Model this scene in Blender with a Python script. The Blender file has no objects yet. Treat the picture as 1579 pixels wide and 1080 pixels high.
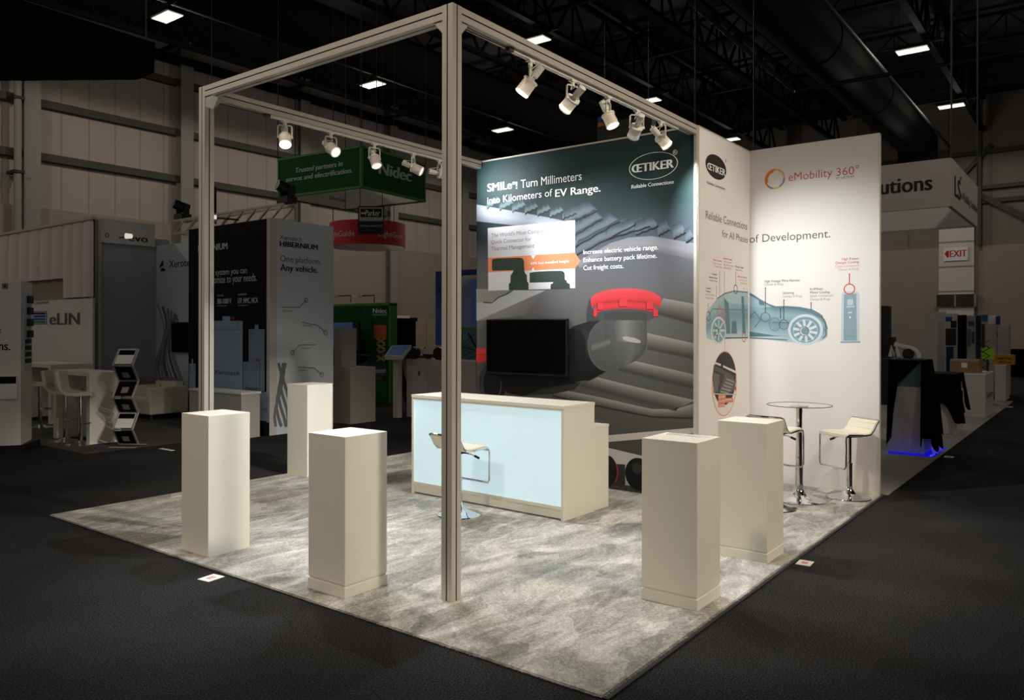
import bpy, bmesh, math, random
from mathutils import Vector, Matrix
random.seed(7)
R = math.radians
SC = bpy.context.scene
COL = SC.collection

# ------------------------------------------------------------------ camera
F, HOR, YAW, ROLL = 1206.05, 509.44, 0.650458, -0.0016227      # pixels of a 1579x1080 frame
CAM = Vector((-3.5559, -3.1630, 1.66895))
RT = Vector((math.sin(YAW), -math.cos(YAW), 0)); FW = Vector((math.cos(YAW), math.sin(YAW), 0)); UP = Vector((0, 0, 1))
cr = RT*math.cos(ROLL) - UP*math.sin(ROLL); cu = RT*math.sin(ROLL) + UP*math.cos(ROLL)
cd = bpy.data.cameras.new('camera'); cam = bpy.data.objects.new('camera', cd); COL.objects.link(cam)
cam.matrix_world = Matrix(((cr.x, cu.x, -FW.x, CAM.x), (cr.y, cu.y, -FW.y, CAM.y), (cr.z, cu.z, -FW.z, CAM.z), (0, 0, 0, 1)))
cd.sensor_width = 36; cd.lens = 36*F/1579; cd.shift_y = (HOR-540)/1579; cd.clip_end = 200; cd.clip_start = .05
SC.camera = cam

# ------------------------------------------------------------------ world, exposure, large lights
SC.view_settings.view_transform = 'Standard'; SC.view_settings.look = 'None'
SC.view_settings.exposure = 0; SC.view_settings.gamma = 1; SC.view_settings.use_curve_mapping = False
W = bpy.data.worlds.new('hall_light'); SC.world = W; W.use_nodes = True
W.node_tree.nodes['Background'].inputs[0].default_value = (1, .92, .84, 1)
W.node_tree.nodes['Background'].inputs[1].default_value = .14

def aim(o, d):
    o.rotation_euler = Vector(d).to_track_quat('-Z', 'Y').to_euler()
def spot(name, loc, target, power, angle, col=(1, 1, 1), blend=.5, size=.1):
    l = bpy.data.lights.new(name, 'SPOT'); l.energy = power; l.spot_size = R(angle); l.spot_blend = blend
    l.color = col; l.shadow_soft_size = size
    o = bpy.data.objects.new(name, l); COL.objects.link(o); o.location = loc
    aim(o, Vector(target)-Vector(loc)); return o
WARM = (1, .86, .70)
# added warm fill spots without fixtures, brightening the stand from above the aisle
spot('fill_spot', (-7.5, 1.5, 9.0), (1.1, 1.5, 1.2), 1600, 40, WARM, .7, .5)
spot('fill_spot', (1.2, -9.5, 9.5), (2.4, .2, 1.2), 3900, 36, WARM, .7, .5)
# and two more added fills that brighten the neighbouring stands
spot('fill_spot', (-5.5, 1.0, 12.5), (4.5, 11.0, .8), 220, 52, (1, .93, .86), .8, .5)
spot('fill_spot', (3.0, -9.0, 12.5), (13.0, .6, 1.0), 900, 40, (1, .91, .82), .8, .5)

# ------------------------------------------------------------------ helpers: pixels of the frame -> places in the hall
def ray(u, v):
    a, b = u-789.5, HOR-v
    c, s = math.cos(-ROLL), math.sin(-ROLL)
    a, b = a*c-b*s, a*s+b*c
    return FW + RT*(a/F) + UP*(b/F)
def gp(u, v, z=0): d = ray(u, v); return CAM + d*((z-CAM.z)/d.z)
def onX(u, v, X): d = ray(u, v); return CAM + d*((X-CAM.x)/d.x)
def onY(u, v, Y): d = ray(u, v); return CAM + d*((Y-CAM.y)/d.y)
def at(u, v, z): return CAM + ray(u, v)*z

class Plane:                                    # a vertical surface: s runs to the right along it, t is height
    def __init__(s, O, d):
        s.O = Vector((O[0], O[1], 0)); s.d = Vector((d[0], d[1], 0)).normalized(); s.n = s.d.cross(UP); s.k = 1
    def st(s, u, v):
        r = ray(u, v); k = (s.O-CAM).dot(s.n)/r.dot(s.n); P = CAM+r*k
        return ((P-s.O).dot(s.d), P.z)
    def p3(s, a, t, off=0): return s.O + s.d*a + UP*t + s.n*off*s.k
    def p(s, u, v, off=0): a, t = s.st(u, v); return s.p3(a, t, off)
def PX(X): return Plane((X, 0), (0, -1))
def PY(Y): return Plane((0, Y), (1, 0))

def lin(r, g, b):
    f = lambda c: (c/255/12.92 if c/255 <= .04045 else ((c/255+.055)/1.055)**2.4)
    return (f(r), f(g), f(b))

# ------------------------------------------------------------------ materials (all procedural)
def mat(name, rgb, rough=.55, metal=0, var=.06, scale=14, bump=0, emit=0, spec=.5, trans=0, alpha=1, raw=False):
    m = bpy.data.materials.new(name); m.use_nodes = True
    nt = m.node_tree; b = nt.nodes['Principled BSDF']; c = rgb if raw else lin(*rgb)
    tc = nt.nodes.new('ShaderNodeTexCoord'); no = nt.nodes.new('ShaderNodeTexNoise')
    no.inputs['Scale'].default_value = scale; no.inputs['Detail'].default_value = 3
    nt.links.new(tc.outputs['Object'], no.inputs['Vector'])
    mx = nt.nodes.new('ShaderNodeMix'); mx.data_type = 'RGBA'
    mx.inputs['A'].default_value = (*[x*(1-var) for x in c], 1); mx.inputs['B'].default_value = (*[min(1, x*(1+var)) for x in c], 1)
    nt.links.new(no.outputs['Fac'], mx.inputs['Factor']); nt.links.new(mx.outputs['Result'], b.inputs['Base Color'])
    b.inputs['Roughness'].default_value = rough; b.inputs['Metallic'].default_value = metal
    b.inputs['Specular IOR Level'].default_value = spec
    b.inputs['Transmission Weight'].default_value = trans; b.inputs['Alpha'].default_value = alpha
    if bump:
        bp = nt.nodes.new('ShaderNodeBump'); bp.inputs['Strength'].default_value = bump; bp.inputs['Distance'].default_value = .01
        nt.links.new(no.outputs['Fac'], bp.inputs['Height']); nt.links.new(bp.outputs['Normal'], b.inputs['Normal'])
    if emit:
        nt.links.new(mx.outputs['Result'], b.inputs['Emission Color']); b.inputs['Emission Strength'].default_value = emit
    return m
M = {}
def mk(k, *a, **kw): M[k] = mat(k, *a, **kw)
mk('white_laminate', (232, 228, 214), .45, var=.015)
mk('white_paint', (225, 222, 216), .6, var=.02)
mk('wall_fabric', (231, 227, 222), .7, var=.012, scale=6)
mk('aluminium', (205, 198, 186), .38, .35, var=.03)
mk('groove_dark', (70, 60, 55), .7)
mk('lamp_white', (228, 226, 214), .4)
mk('chrome', (225, 225, 228), .07, 1, var=.0)
mk('black_plastic', (16, 16, 18), .45)
mk('black_gloss', (3, 3, 4), .25, spec=.12)
mk('black_cloth', (9, 9, 10), .9, var=.3, spec=.1)
mk('cream_leather', (235, 228, 208), .5, var=.02)
mk('dark_teal', (24, 42, 42), .6)
mk('grey_cabinet', (175, 172, 165), .6)
mk('warm_white', (205, 198, 190), .6)
mk('grey_print', (214, 222, 228), .6)
mk('blue_grey_print', (172, 184, 192), .6)
mk('black_print', (7, 8, 10), .7, spec=.12)
mk('drape_white', (222, 208, 204), .8)
mk('green_print', (13, 78, 36), .7, spec=.2)
mk('green_trim', (50, 130, 40), .6)
mk('red_print', (205, 25, 30), .6)
mk('steel_dark', (42, 42, 44), .6, .3)
mk('roof_black', (26, 26, 27), .9, spec=.1)
mk('duct_grey', (38, 37, 35), .9, spec=.1)
mk('girt_grey', (72, 70, 65), .8)
mk('column_grey', (140, 136, 128), .7)
mk('plaster', (150, 138, 125), .8, var=.05, scale=1.5)
mk('cardboard', (150, 115, 80), .8)
mk('blue_paint', (50, 70, 150), .5)
mk('tan_door', (165, 145, 120), .6)
mk('pale_carpet', (170, 168, 165), .9, var=.1, scale=30)
mk('mat_dark', (62, 58, 55), .95, var=.15, scale=60)
mk('lime_sign', (150, 205, 40), .6)
mk('yellow_box', (200, 140, 40), .6)
mk('teal_glass', (90, 120, 125), .2)
mk('paper', (235, 232, 228), .7)
mk('pink_print', (215, 110, 120), .7)
mk('silver', (190, 190, 190), .3, .8)
mk('pattern_cushion', (120, 115, 110), .8, var=.7, scale=45)
mk('can_frost', (205, 198, 190), .3, trans=.25, var=.08)
mk('lens_lit', (255, 246, 225), .3, emit=7, var=.0)
mk('lens_dim', (240, 238, 230), .3, emit=.9, var=.0)
mk('bay_lens', (205, 198, 186), .3, emit=1.0, var=.25, scale=4)
mk('blue_led', (8, 8, 255), .4, emit=.42, var=.3, scale=9)
mk('light_panel', (205, 231, 240), .4, emit=.52, var=.03, scale=2.2)
mk('screen_blue', (70, 100, 140), .3, emit=.12, var=.3)
mk('clear_acrylic', (238, 240, 242), .15, alpha=.35, var=0)
mk('table_glass', (225, 232, 232), .05, alpha=.22, var=0)

def ink_material():                              # printed graphics: the ink colour is stored per face corner
    m = bpy.data.materials.new('printed_ink'); m.use_nodes = True; nt = m.node_tree; b = nt.nodes['Principled BSDF']
    a = nt.nodes.new('ShaderNodeAttribute'); a.attribute_name = 'ink'
    nt.links.new(a.outputs['Color'], b.inputs['Base Color']); b.inputs['Roughness'].default_value = .6
    b.inputs['Specular IOR Level'].default_value = .3
    return m
INK = ink_material()

def stand_carpet():
    m = bpy.data.materials.new('silver_plush'); m.use_nodes = True; nt = m.node_tree; N = nt.nodes; L = nt.links; b = N['Principled BSDF']
    tc = N.new('ShaderNodeTexCoord')
    def noise(scale, det, dist, mp=None, rough=.6):
        n = N.new('ShaderNodeTexNoise'); n.inputs['Scale'].default_value = scale; n.inputs['Detail'].default_value = det
        n.inputs['Distortion'].default_value = dist; n.inputs['Roughness'].default_value = rough
        L.new((mp or tc).outputs[0 if mp else 'Object'], n.inputs['Vector']); return n
    def mapping(rot, sc):
        q = N.new('ShaderNodeMapping'); q.inputs['Rotation'].default_value = (0, 0, R(rot)); q.inputs['Scale'].default_value = sc
        L.new(tc.outputs['Object'], q.inputs['Vector']); return q
    a1 = noise(2.3, 8, .9, mapping(-52, (.8, 1.9, 1)), .68)     # brushed strokes in the pile, two directions
    a2 = noise(2.5, 8, 1.0, mapping(20, (.8, 2.2, 1)), .68)
    sel = noise(.7, 3, .8)
    fine = noise(55, 5, 0, None, .75)
    tuft = noise(190, 3, 0, None, .8)
    wob = noise(1.6, 4, 0); vm = N.new('ShaderNodeVectorMath'); vm.operation = 'MULTIPLY_ADD'; vm.inputs[1].default_value = (.7, .7, 0)
    L.new(wob.outputs['Color'], vm.inputs[0]); L.new(mapping(-35, (.75, 1.5, 1)).outputs[0], vm.inputs[2])
    vo = N.new('ShaderNodeTexVoronoi'); vo.inputs['Scale'].default_value = 2.4; L.new(vm.outputs[0], vo.inputs['Vector'])
    sv = N.new('ShaderNodeSeparateColor'); L.new(vo.outputs['Color'], sv.inputs[0])
    mx = N.new('ShaderNodeMix'); mx.data_type = 'FLOAT'
    rs = N.new('ShaderNodeValToRGB'); rs.color_ramp.elements[0].position = .46; rs.color_ramp.elements[1].position = .54
    L.new(sel.outputs['Fac'], rs.inputs['Fac']); L.new(rs.outputs['Color'], mx.inputs['Factor'])
    L.new(a1.outputs['Fac'], mx.inputs['A']); L.new(a2.outputs['Fac'], mx.inputs['B'])
    def madd(x, k, y):
        q = N.new('ShaderNodeMath'); q.operation = 'MULTIPLY_ADD'; q.inputs[1].default_value = k
        L.new(x, q.inputs[0]); L.new(y, q.inputs[2]); return q.outputs[0]
    s2_ = madd(sv.outputs[0], .13, madd(tuft.outputs['Fac'], .60, madd(fine.outputs['Fac'], .55, madd(mx.outputs['Result'], .8, N.new('ShaderNodeValue').outputs[0]))))
    class S: outputs = [s2_]
    s2 = S
    rp = N.new('ShaderNodeValToRGB'); e = rp.color_ramp.elements
    e[0].position = 0; e[1].position = 1
    mr = N.new('ShaderNodeMapRange'); mr.inputs['From Min'].default_value = .78; mr.inputs['From Max'].default_value = 1.30; L.new(s2_, mr.inputs['Value'])
    e[0].color = (*lin(104, 104, 98), 1); e[1].color = (*lin(242, 240, 234), 1)
    q = e.new(.36); q.color = (*lin(150, 149, 141), 1); q = e.new(.6); q.color = (*lin(188, 186, 177), 1)
    L.new(mr.outputs[0], rp.inputs['Fac']); L.new(rp.outputs['Color'], b.inputs['Base Color'])
    bp = N.new('ShaderNodeBump'); bp.inputs['Strength'].default_value = .5; bp.inputs['Distance'].default_value = .012
    L.new(s2.outputs[0], bp.inputs['Height']); L.new(bp.outputs['Normal'], b.inputs['Normal'])
    b.inputs['Roughness'].default_value = 1; b.inputs['Specular IOR Level'].default_value = .1
    return m
M['silver_plush'] = stand_carpet()

def hall_carpet():
    m = bpy.data.materials.new('hall_carpet'); m.use_nodes = True; nt = m.node_tree; N = nt.nodes; L = nt.links; b = N['Principled BSDF']
    tc = N.new('ShaderNodeTexCoord')
    n = N.new('ShaderNodeTexNoise'); n.inputs['Scale'].default_value = 105; n.inputs['Detail'].default_value = 5; n.inputs['Roughness'].default_value = .75
    n2 = N.new('ShaderNodeTexNoise'); n2.inputs['Scale'].default_value = .6; n2.inputs['Detail'].default_value = 4
    L.new(tc.outputs['Object'], n.inputs['Vector']); L.new(tc.outputs['Object'], n2.inputs['Vector'])
    ad = N.new('ShaderNodeMath'); ad.operation = 'MULTIPLY_ADD'; ad.inputs[1].default_value = .22
    L.new(n2.outputs['Fac'], ad.inputs[0]); L.new(n.outputs['Fac'], ad.inputs[2])
    rp = N.new('ShaderNodeValToRGB'); e = rp.color_ramp.elements
    e[0].position = .50; e[0].color = (*lin(17, 17, 17), 1); e[1].position = .76; e[1].color = (*lin(78, 77, 77), 1)
    q = e.new(.62); q.color = (*lin(42, 41, 41), 1)
    L.new(ad.outputs[0], rp.inputs['Fac']); L.new(rp.outputs['Color'], b.inputs['Base Color'])
    bp = N.new('ShaderNodeBump'); bp.inputs['Strength'].default_value = .5; bp.inputs['Distance'].default_value = .004
    L.new(n.outputs['Fac'], bp.inputs['Height']); L.new(bp.outputs['Normal'], b.inputs['Normal'])
    b.inputs['Roughness'].default_value = 1; b.inputs['Specular IOR Level'].default_value = .1
    return m
M['hall_carpet'] = hall_carpet()

def seamed(name, rgb, axis, pitch, dark=.72):     # sheet-metal wall panels with vertical joints
    m = mat(name, rgb, .75, var=.06, scale=.6); nt = m.node_tree; N = nt.nodes; L = nt.links; b = N['Principled BSDF']
    src = b.inputs['Base Color'].links[0].from_socket
    tc = N.new('ShaderNodeTexCoord'); sp = N.new('ShaderNodeSeparateXYZ'); L.new(tc.outputs['Object'], sp.inputs[0])
    dv = N.new('ShaderNodeMath'); dv.operation = 'DIVIDE'; dv.inputs[1].default_value = pitch; L.new(sp.outputs[axis], dv.inputs[0])
    fr = N.new('ShaderNodeMath'); fr.operation = 'FRACT'; L.new(dv.outputs[0], fr.inputs[0])
    lt = N.new('ShaderNodeMath'); lt.operation = 'LESS_THAN'; lt.inputs[1].default_value = .06; L.new(fr.outputs[0], lt.inputs[0])
    mx = N.new('ShaderNodeMix'); mx.data_type = 'RGBA'; c = lin(*rgb); mx.inputs['B'].default_value = (*[x*dark for x in c], 1)
    L.new(lt.outputs[0], mx.inputs['Factor']); L.new(src, mx.inputs['A']); L.new(mx.outputs['Result'], b.inputs['Base Color'])
    return m
M['metal_siding'] = seamed('metal_siding', (168, 157, 148), 'X', 1.15)
M['end_siding'] = seamed('end_siding', (120, 112, 104), 'Y', 2.2)
M['deck'] = seamed('deck', (34, 34, 36), 'Y', .5, .3)

# ------------------------------------------------------------------ mesh builder
ORG = {}
class MB:
    def __init__(s): s.v = []; s.f = []; s.m = []; s.c = []
    def _add(s, pts, faces, m=0, col=None):
        k = len(s.v); s.v += [Vector(p) for p in pts]
        for f in faces:
            s.f.append([k+i for i in f]); s.m.append(m); s.c.append([col]*len(f) if col else None)
        return s
    def hexa(s, b, t, m=0):                       # four bottom points, four top points (both anticlockwise from above)
        return s._add(list(b)+list(t), [(3, 2, 1, 0), (4, 5, 6, 7), (0, 1, 5, 4), (1, 2, 6, 5), (2, 3, 7, 6), (3, 0, 4, 7)], m)
    def box(s, a, b, m=0):
        x0, x1 = sorted((a[0], b[0])); y0, y1 = sorted((a[1], b[1])); z0, z1 = sorted((a[2], b[2]))
        q = [(x0, y0), (x1, y0), (x1, y1), (x0, y1)]
        return s.hexa([(*p, z0) for p in q], [(*p, z1) for p in q], m)
    def beam(s, p, q, w, h=None, m=0, up=(0, 0, 1)):   # rectangular bar from p to q
        p, q = Vector(p), Vector(q); d = (q-p).normalized(); h = h or w
        u = Vector(up)
        if abs(d.dot(u)) > .98: u = Vector((1, 0, 0))
        x = d.cross(u).normalized(); y = x.cross(d)
        r = [x*w/2+y*h/2, -x*w/2+y*h/2, -x*w/2-y*h/2, x*w/2-y*h/2]
        return s._add([p+k for k in r]+[q+k for k in r], [(3, 2, 1, 0), (4, 5, 6, 7), (0, 1, 5, 4), (1, 2, 6, 5), (2, 3, 7, 6), (3, 0, 4, 7)], m)
    def cyl(s, p, q, r0, r1=None, n=16, m=0, caps=True):
        p, q = Vector(p), Vector(q); r1 = r0 if r1 is None else r1; d = (q-p).normalized()
        u = Vector((0, 0, 1)) if abs(d.z) < .9 else Vector((1, 0, 0)); x = d.cross(u).normalized(); y = d.cross(x)
        ring = lambda c, r: [c + x*r*math.cos(2*math.pi*i/n) + y*r*math.sin(2*math.pi*i/n) for i in range(n)]
        s._add(ring(p, r0)+ring(q, r1), [(i, (i+1) % n, n+(i+1) % n, n+i) for i in range(n)], m)
        if caps: s._add(ring(p, r0), [tuple(range(n))[::-1]], m); s._add(ring(q, r1), [tuple(range(n))], m)
        return s
    def tube(s, pts, r, n=8, m=0, closed=False):
        pts = [Vector(p) for p in pts]; N = len(pts); rings = []
        x = None
        for i, p in enumerate(pts):
            a = pts[i-1] if (i or closed) else p; b = pts[(i+1) % N] if (i < N-1 or closed) else p
            d = (b-a).normalized()
            if x is None:
                u = Vector((0, 0, 1)) if abs(d.z) < .9 else Vector((1, 0, 0)); x = d.cross(u).normalized()
            else: x = (x - d*x.dot(d)).normalized()
            y = d.cross(x); rings.append([p+x*r*math.cos(2*math.pi*j/n)+y*r*math.sin(2*math.pi*j/n) for j in range(n)])
        fs = []
        for i in range(N if closed else N-1):
            k, l = i*n, ((i+1) % N)*n
            fs += [(k+j, k+(j+1) % n, l+(j+1) % n, l+j) for j in range(n)]
        if not closed: fs += [tuple(range(n))[::-1], tuple((N-1)*n+j for j in range(n))]
        return s._add([p for g in rings for p in g], fs, m)
    def lathe(s, c, prof, n=28, m=0):
        c = Vector(c); P = []; fs = []
        for r, z in prof: P += [c+Vector((r*math.cos(2*math.pi*i/n), r*math.sin(2*math.pi*i/n), z)) for i in range(n)]
        for k in range(len(prof)-1): fs += [(k*n+i, k*n+(i+1) % n, (k+1)*n+(i+1) % n, (k+1)*n+i) for i in range(n)]
        return s._add(P, fs, m)
    def extrude(s, pts, vec, m=0):                # closed outline pushed along vec
        pts = [Vector(p) for p in pts]; vec = Vector(vec); n = len(pts)
        return s._add(pts+[p+vec for p in pts], [tuple(range(n))[::-1], tuple(range(n, 2*n))]+[(i, (i+1) % n, n+(i+1) % n, n+i) for i in range(n)], m)
    def grid(s, rows, m=0):
        n = len(rows[0]); return s._add([p for r in rows for p in r], [(i*n+j, i*n+j+1, (i+1)*n+j+1, (i+1)*n+j) for i in range(len(rows)-1) for j in range(n-1)], m)
    def slab(s, pl, a0, a1, t0, t1, d0, d1, m=0):  # a box against a wall plane: from depth d0 to d1 in front of it
        b = [pl.p3(a0, t0, d1), pl.p3(a1, t0, d1), pl.p3(a1, t0, d0), pl.p3(a0, t0, d0)]
        return s.hexa(b, [p+UP*(t1-t0) for p in b], m)
    # flat print: polygons given in frame pixels, laid on a wall plane
    def poly(s, pl, px, col, off=.001, m=0):
        pts = [pl.st(u, v) for u, v in px]
        if sum(p[0]*q[1]-q[0]*p[1] for p, q in zip(pts, pts[1:]+pts[:1])) < 0: pts = pts[::-1]
        return s._add([pl.p3(a, t, off) for a, t in pts], [tuple(range(len(pts)))], m, lin(*col))
    def rect(s, pl, a0, a1, t0, t1, col, off=.001, m=0):
        return s._add([pl.p3(a0, t0, off), pl.p3(a1, t0, off), pl.p3(a1, t1, off), pl.p3(a0, t1, off)], [(0, 1, 2, 3)], m, lin(*col))
    def blend(s, pl, A, B, cols, off=.001, st=False):   # strip between two pixel lines, ink blended across it
        if not st: A = [pl.st(*p) for p in A]; B = [pl.st(*p) for p in B]
        n = len(A); c = [lin(*x) for x in cols]; m = len(c)
        for i in range(n-1):
            for j in range(m-1):
                f0, f1 = j/(m-1), (j+1)/(m-1)
                g = lambda k, f: (A[k][0]*(1-f)+B[k][0]*f, A[k][1]*(1-f)+B[k][1]*f)
                q = [g(i, f0), g(i+1, f0), g(i+1, f1), g(i, f1)]; cc = [c[j], c[j], c[j+1], c[j+1]]
                if sum(p[0]*w[1]-w[0]*p[1] for p, w in zip(q, q[1:]+q[:1])) < 0: q = q[::-1]; cc = cc[::-1]
                k = len(s.v); s.v += [pl.p3(a, t, off) for a, t in q]; s.f.append([k, k+1, k+2, k+3]); s.m.append(0); s.c.append(cc)
        return s
    def ell(s, pl, u, v, ru, rv, col, off=.001, n=40, ru2=None, rv2=None, tilt=0):
        ca, ct = pl.st(u, v); ra = abs(pl.st(u+ru, v)[0]-pl.st(u-ru, v)[0])/2; rt = abs(pl.st(u, v+rv)[1]-pl.st(u, v-rv)[1])/2
        th = [2*math.pi*i/n for i in range(n)]
        pt = lambda k, a: pl.p3(ca+ra*k*math.cos(a), ct+rt*k*math.sin(a), off)
        if ru2 is None: return s._add([pt(1, a) for a in th], [tuple(range(n))], 0, lin(*col))
        k = ru2/ru
        return s._add([pt(1, a) for a in th]+[pt(k, a) for a in th], [(i, (i+1) % n, n+(i+1) % n, n+i) for i in range(n)], 0, lin(*col))
    def line(s, pl, px, w, col, off=.001):        # stroke of width w metres along pixel points
        P = [Vector(pl.st(*p)) for p in px]
        for a, b in zip(P, P[1:]):
            d = (b-a); L = d.length
            if L < 1e-6: continue
            nn = Vector((-d.y, d.x))/L*w/2; q = [a-nn, b-nn, b+nn, a+nn]
            s._add([pl.p3(x.x, x.y, off) for x in q], [(0, 1, 2, 3)], 0, lin(*col))
        return s
    def text(s, pl, string, x0, yb, x1, yt, col=(255, 255, 255), off=.0015, bold=0, shear=0, m=0):
        vs, fs, w, cap = glyphs(string, bold); a0, t0 = pl.st(x0, yb); a1 = pl.st(x1, yb)[0]; h = pl.st(x0, yt)[1]-t0
        kx, ky = (a1-a0)/w, h/cap
        n3 = max(1, len(vs)//3) if bold > 0 else len(vs)+1
        return s._add([pl.p3(a0+x*kx+shear*y*ky, t0+y*ky, off+.0002*(i//n3)) for i, (x, y) in enumerate(vs)], fs, m, lin(*col))
    def build(s, name, mats, parent=None, smooth=False, org=None, bevel=0):
        o0 = Vector(ORG[parent.name]) if parent is not None else Vector(org if org is not None else (0, 0, 0))
        me = bpy.data.meshes.new(name); me.from_pydata([v-o0 for v in s.v], [], s.f)
        mats = mats if isinstance(mats, (list, tuple)) else [mats]
        for k in mats: me.materials.append(INK if k == 'ink' else M[k])
        me.polygons.foreach_set('material_index', s.m)
        if any(s.c):
            at_ = me.color_attributes.new('ink', 'FLOAT_COLOR', 'CORNER'); i = 0
            for f, c in zip(s.f, s.c):
                for j in range(len(f)):
                    at_.data[i].color = (*(c[j] if c else (.5, .5, .5)), 1); i += 1
        if smooth: me.polygons.foreach_set('use_smooth', [True]*len(s.f))
        me.update()
        if smooth:
            bm = bmesh.new(); bm.from_mesh(me); bmesh.ops.remove_doubles(bm, verts=bm.verts, dist=1e-5)
            for e in bm.edges:
                if len(e.link_faces) == 2 and e.calc_face_angle(0) > .6: e.smooth = False
            bm.to_mesh(me); bm.free()
        o = bpy.data.objects.new(name, me); COL.objects.link(o)
        if bevel:
            md = o.modifiers.new('bevel', 'BEVEL'); md.width = bevel; md.segments = 2; md.limit_method = 'ANGLE'
        if parent is not None: o.parent = parent; ORG[o.name] = o0
        else: o.location = o0; ORG[o.name] = o0
        return o
_G = {}
def glyphs(string, bold=0):
    k = (string, bold)
    if k in _G: return _G[k]
    def mesh_of(t):
        c = bpy.data.curves.new('t', 'FONT'); c.body = t; c.size = 1; c.offset = 0; c.resolution_u = 3; c.fill_mode = 'FRONT'
        o = bpy.data.objects.new('t', c); COL.objects.link(o); bpy.context.view_layer.update()
        me = bpy.data.meshes.new_from_object(o.evaluated_get(bpy.context.evaluated_depsgraph_get()))
        v = [(p.co.x, p.co.y) for p in me.vertices]; f = [tuple(p.vertices) for p in me.polygons]
        bpy.data.objects.remove(o); bpy.data.curves.remove(c); bpy.data.meshes.remove(me); return v, f
    v, f = mesh_of(string); hv, _ = mesh_of('H'); cap = max(y for x, y in hv)
    x0 = min(x for x, y in v); w = max(x for x, y in v)-x0
    fs = []
    for q in f:                                   # all facing out of the wall
        A = sum(v[a][0]*v[b][1]-v[b][0]*v[a][1] for a, b in zip(q, q[1:]+q[:1]))
        fs.append(q if A >= 0 else q[::-1])
    if bold > 0:                                  # heavier strokes: the letters laid three times, slightly apart
        n_ = len(v); v = v+[(x+bold*.7, y) for x, y in v]+[(x+bold*1.4, y) for x, y in v]; fs = fs+[tuple(i+n_ for i in q) for q in fs]+[tuple(i+2*n_ for i in q) for q in fs]; w += bold*1.4
    _G[k] = ([(x-x0, y) for x, y in v], fs, w, cap); return _G[k]

def tag(o, label=None, cat=None, group=None, kind=None):
    if label: o['label'] = label
    if cat: o['category'] = cat
    if group: o['group'] = group
    if kind: o['kind'] = kind
    return o
def thing(name, label, cat, loc=(0, 0, 0), rz=0, group=None):
    o = bpy.data.objects.new(name, None); COL.objects.link(o); o.empty_display_size = .1
    o.location = loc; o.rotation_euler = (0, 0, rz); ORG[o.name] = Vector(loc); tag(o, label, cat, group); return o
def local(name, label, cat, group=None):          # a thing whose parts are written round its own origin, placed afterwards
    return thing(name, label, cat, (0, 0, 0), 0, group)
def place(o, loc, rz=0): o.location = loc; o.rotation_euler = (0, 0, rz); return o
def dup(o, loc, rz, label):
    def cp(q, parent):
        c = q.copy(); COL.objects.link(c)
        if parent is not None: c.parent = parent
        for ch in q.children: cp(ch, c)
        return c
    n = cp(o, None); n['label'] = label; return place(n, loc, rz)
def struct(o): o['kind'] = 'structure'; return o

# ================================================================== THE HALL
WY, EX, CZ = 32.8, 50.0, 15.6
struct(MB().box((-14, -16, -.2), (EX, WY, 0)).build('floor', 'hall_carpet'))
mb = MB().box((-30, WY, 6.8), (EX+.3, WY+.3, CZ)).build('wall_left', 'metal_siding'); struct(mb)
struct(MB().box((-30, WY-.15, 0), (EX+.3, WY+.3, 6.8)).build('trim_1', 'plaster'))
struct(MB().box((EX, -30, 6.7), (EX+.3, WY, CZ)).build('wall_end', 'end_siding'))
struct(MB().box((EX-.15, -30, 0), (EX+.3, WY, 6.7)).build('trim_2', 'plaster'))
struct(MB().box((-8, -30, CZ), (EX+.3, WY+.3, CZ+.2)).build('ceiling', 'deck'))
n = 3
for z in (8.95, 11.2, 13.6):                       # sheeting rails
    struct(MB().box((-30, WY-.3, z-.16), (EX, WY, z+.16)).build('trim_%d' % n, 'girt_grey')); n += 1
for z in (9.3, 12.2):
    struct(MB().box((EX-.3, -30, z-.12), (EX, WY-.4, z+.12)).build('trim_%d' % n, 'girt_grey')); n += 1
for x in (3.4, 10.16, 17, 24, 30.8, 37.6, 44.4):   # steel columns
    b = MB(); b.box((x-.32, WY-.62, 0), (x+.32, WY-.56, CZ)); b.box((x-.32, WY-.22, 0), (x+.32, WY-.16, CZ)); b.box((x-.05, WY-.6, 0), (x+.05, WY-.16, CZ))
    struct(b.build('trim_%d' % n, 'column_grey')); n += 1
pq = PX(EX-.3)
b = MB(); b.beam(pq.p(1509, 300), pq.p(1640, 366), .3); b.beam(pq.p(1509, 290), pq.p(1640, 277), .22); b.beam(pq.p(1440, 318), pq.p(1530, 222), .22)
struct(b.build('trim_%d' % n, 'girt_grey')); n += 1
b = MB(); b.slab(pq, pq.st(1509, 300)[0], pq.st(1514, 300)[0], 6.7, CZ, 0, .3); struct(b.build('trim_%d' % n, 'girt_grey')); n += 1
def truss(p, q, depth, step, w=.16):
    p, q = Vector(p), Vector(q); d = (q-p); L = d.length; d.normalize(); b = MB()
    b.beam(p, q, w*1.6, w); b.beam(p+UP*depth, q+UP*depth, w*1.6, w); k = int(L/step)
    for i in range(k):
        a = p+d*(i*step); e = p+d*((i+.5)*step)+UP*depth; c = p+d*((i+1)*step)
        b.beam(a, e, w*.6); b.beam(e, c, w*.6); b.beam(p+d*((i+.5)*step), e, w*.45)
    return struct(b.build('roof_truss', 'roof_black'))
for y in (-9.5, -3.6, 2.6, 10.2, 14.2, 18, 27.2): truss((-4, y, 13.4), (EX-.8, y, 13.4), 1.8, 2.6)
for x in (8, 15, 22, 29, 36, 43): truss((x, -14, 14.3), (x, WY-.8, 14.3), 1.1, 2.2, .12)
struct(MB().box((-4, WY-.75, 14.4), (EX-.8, WY-.35, 14.75)).build('roof_beam', 'roof_black'))
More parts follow.
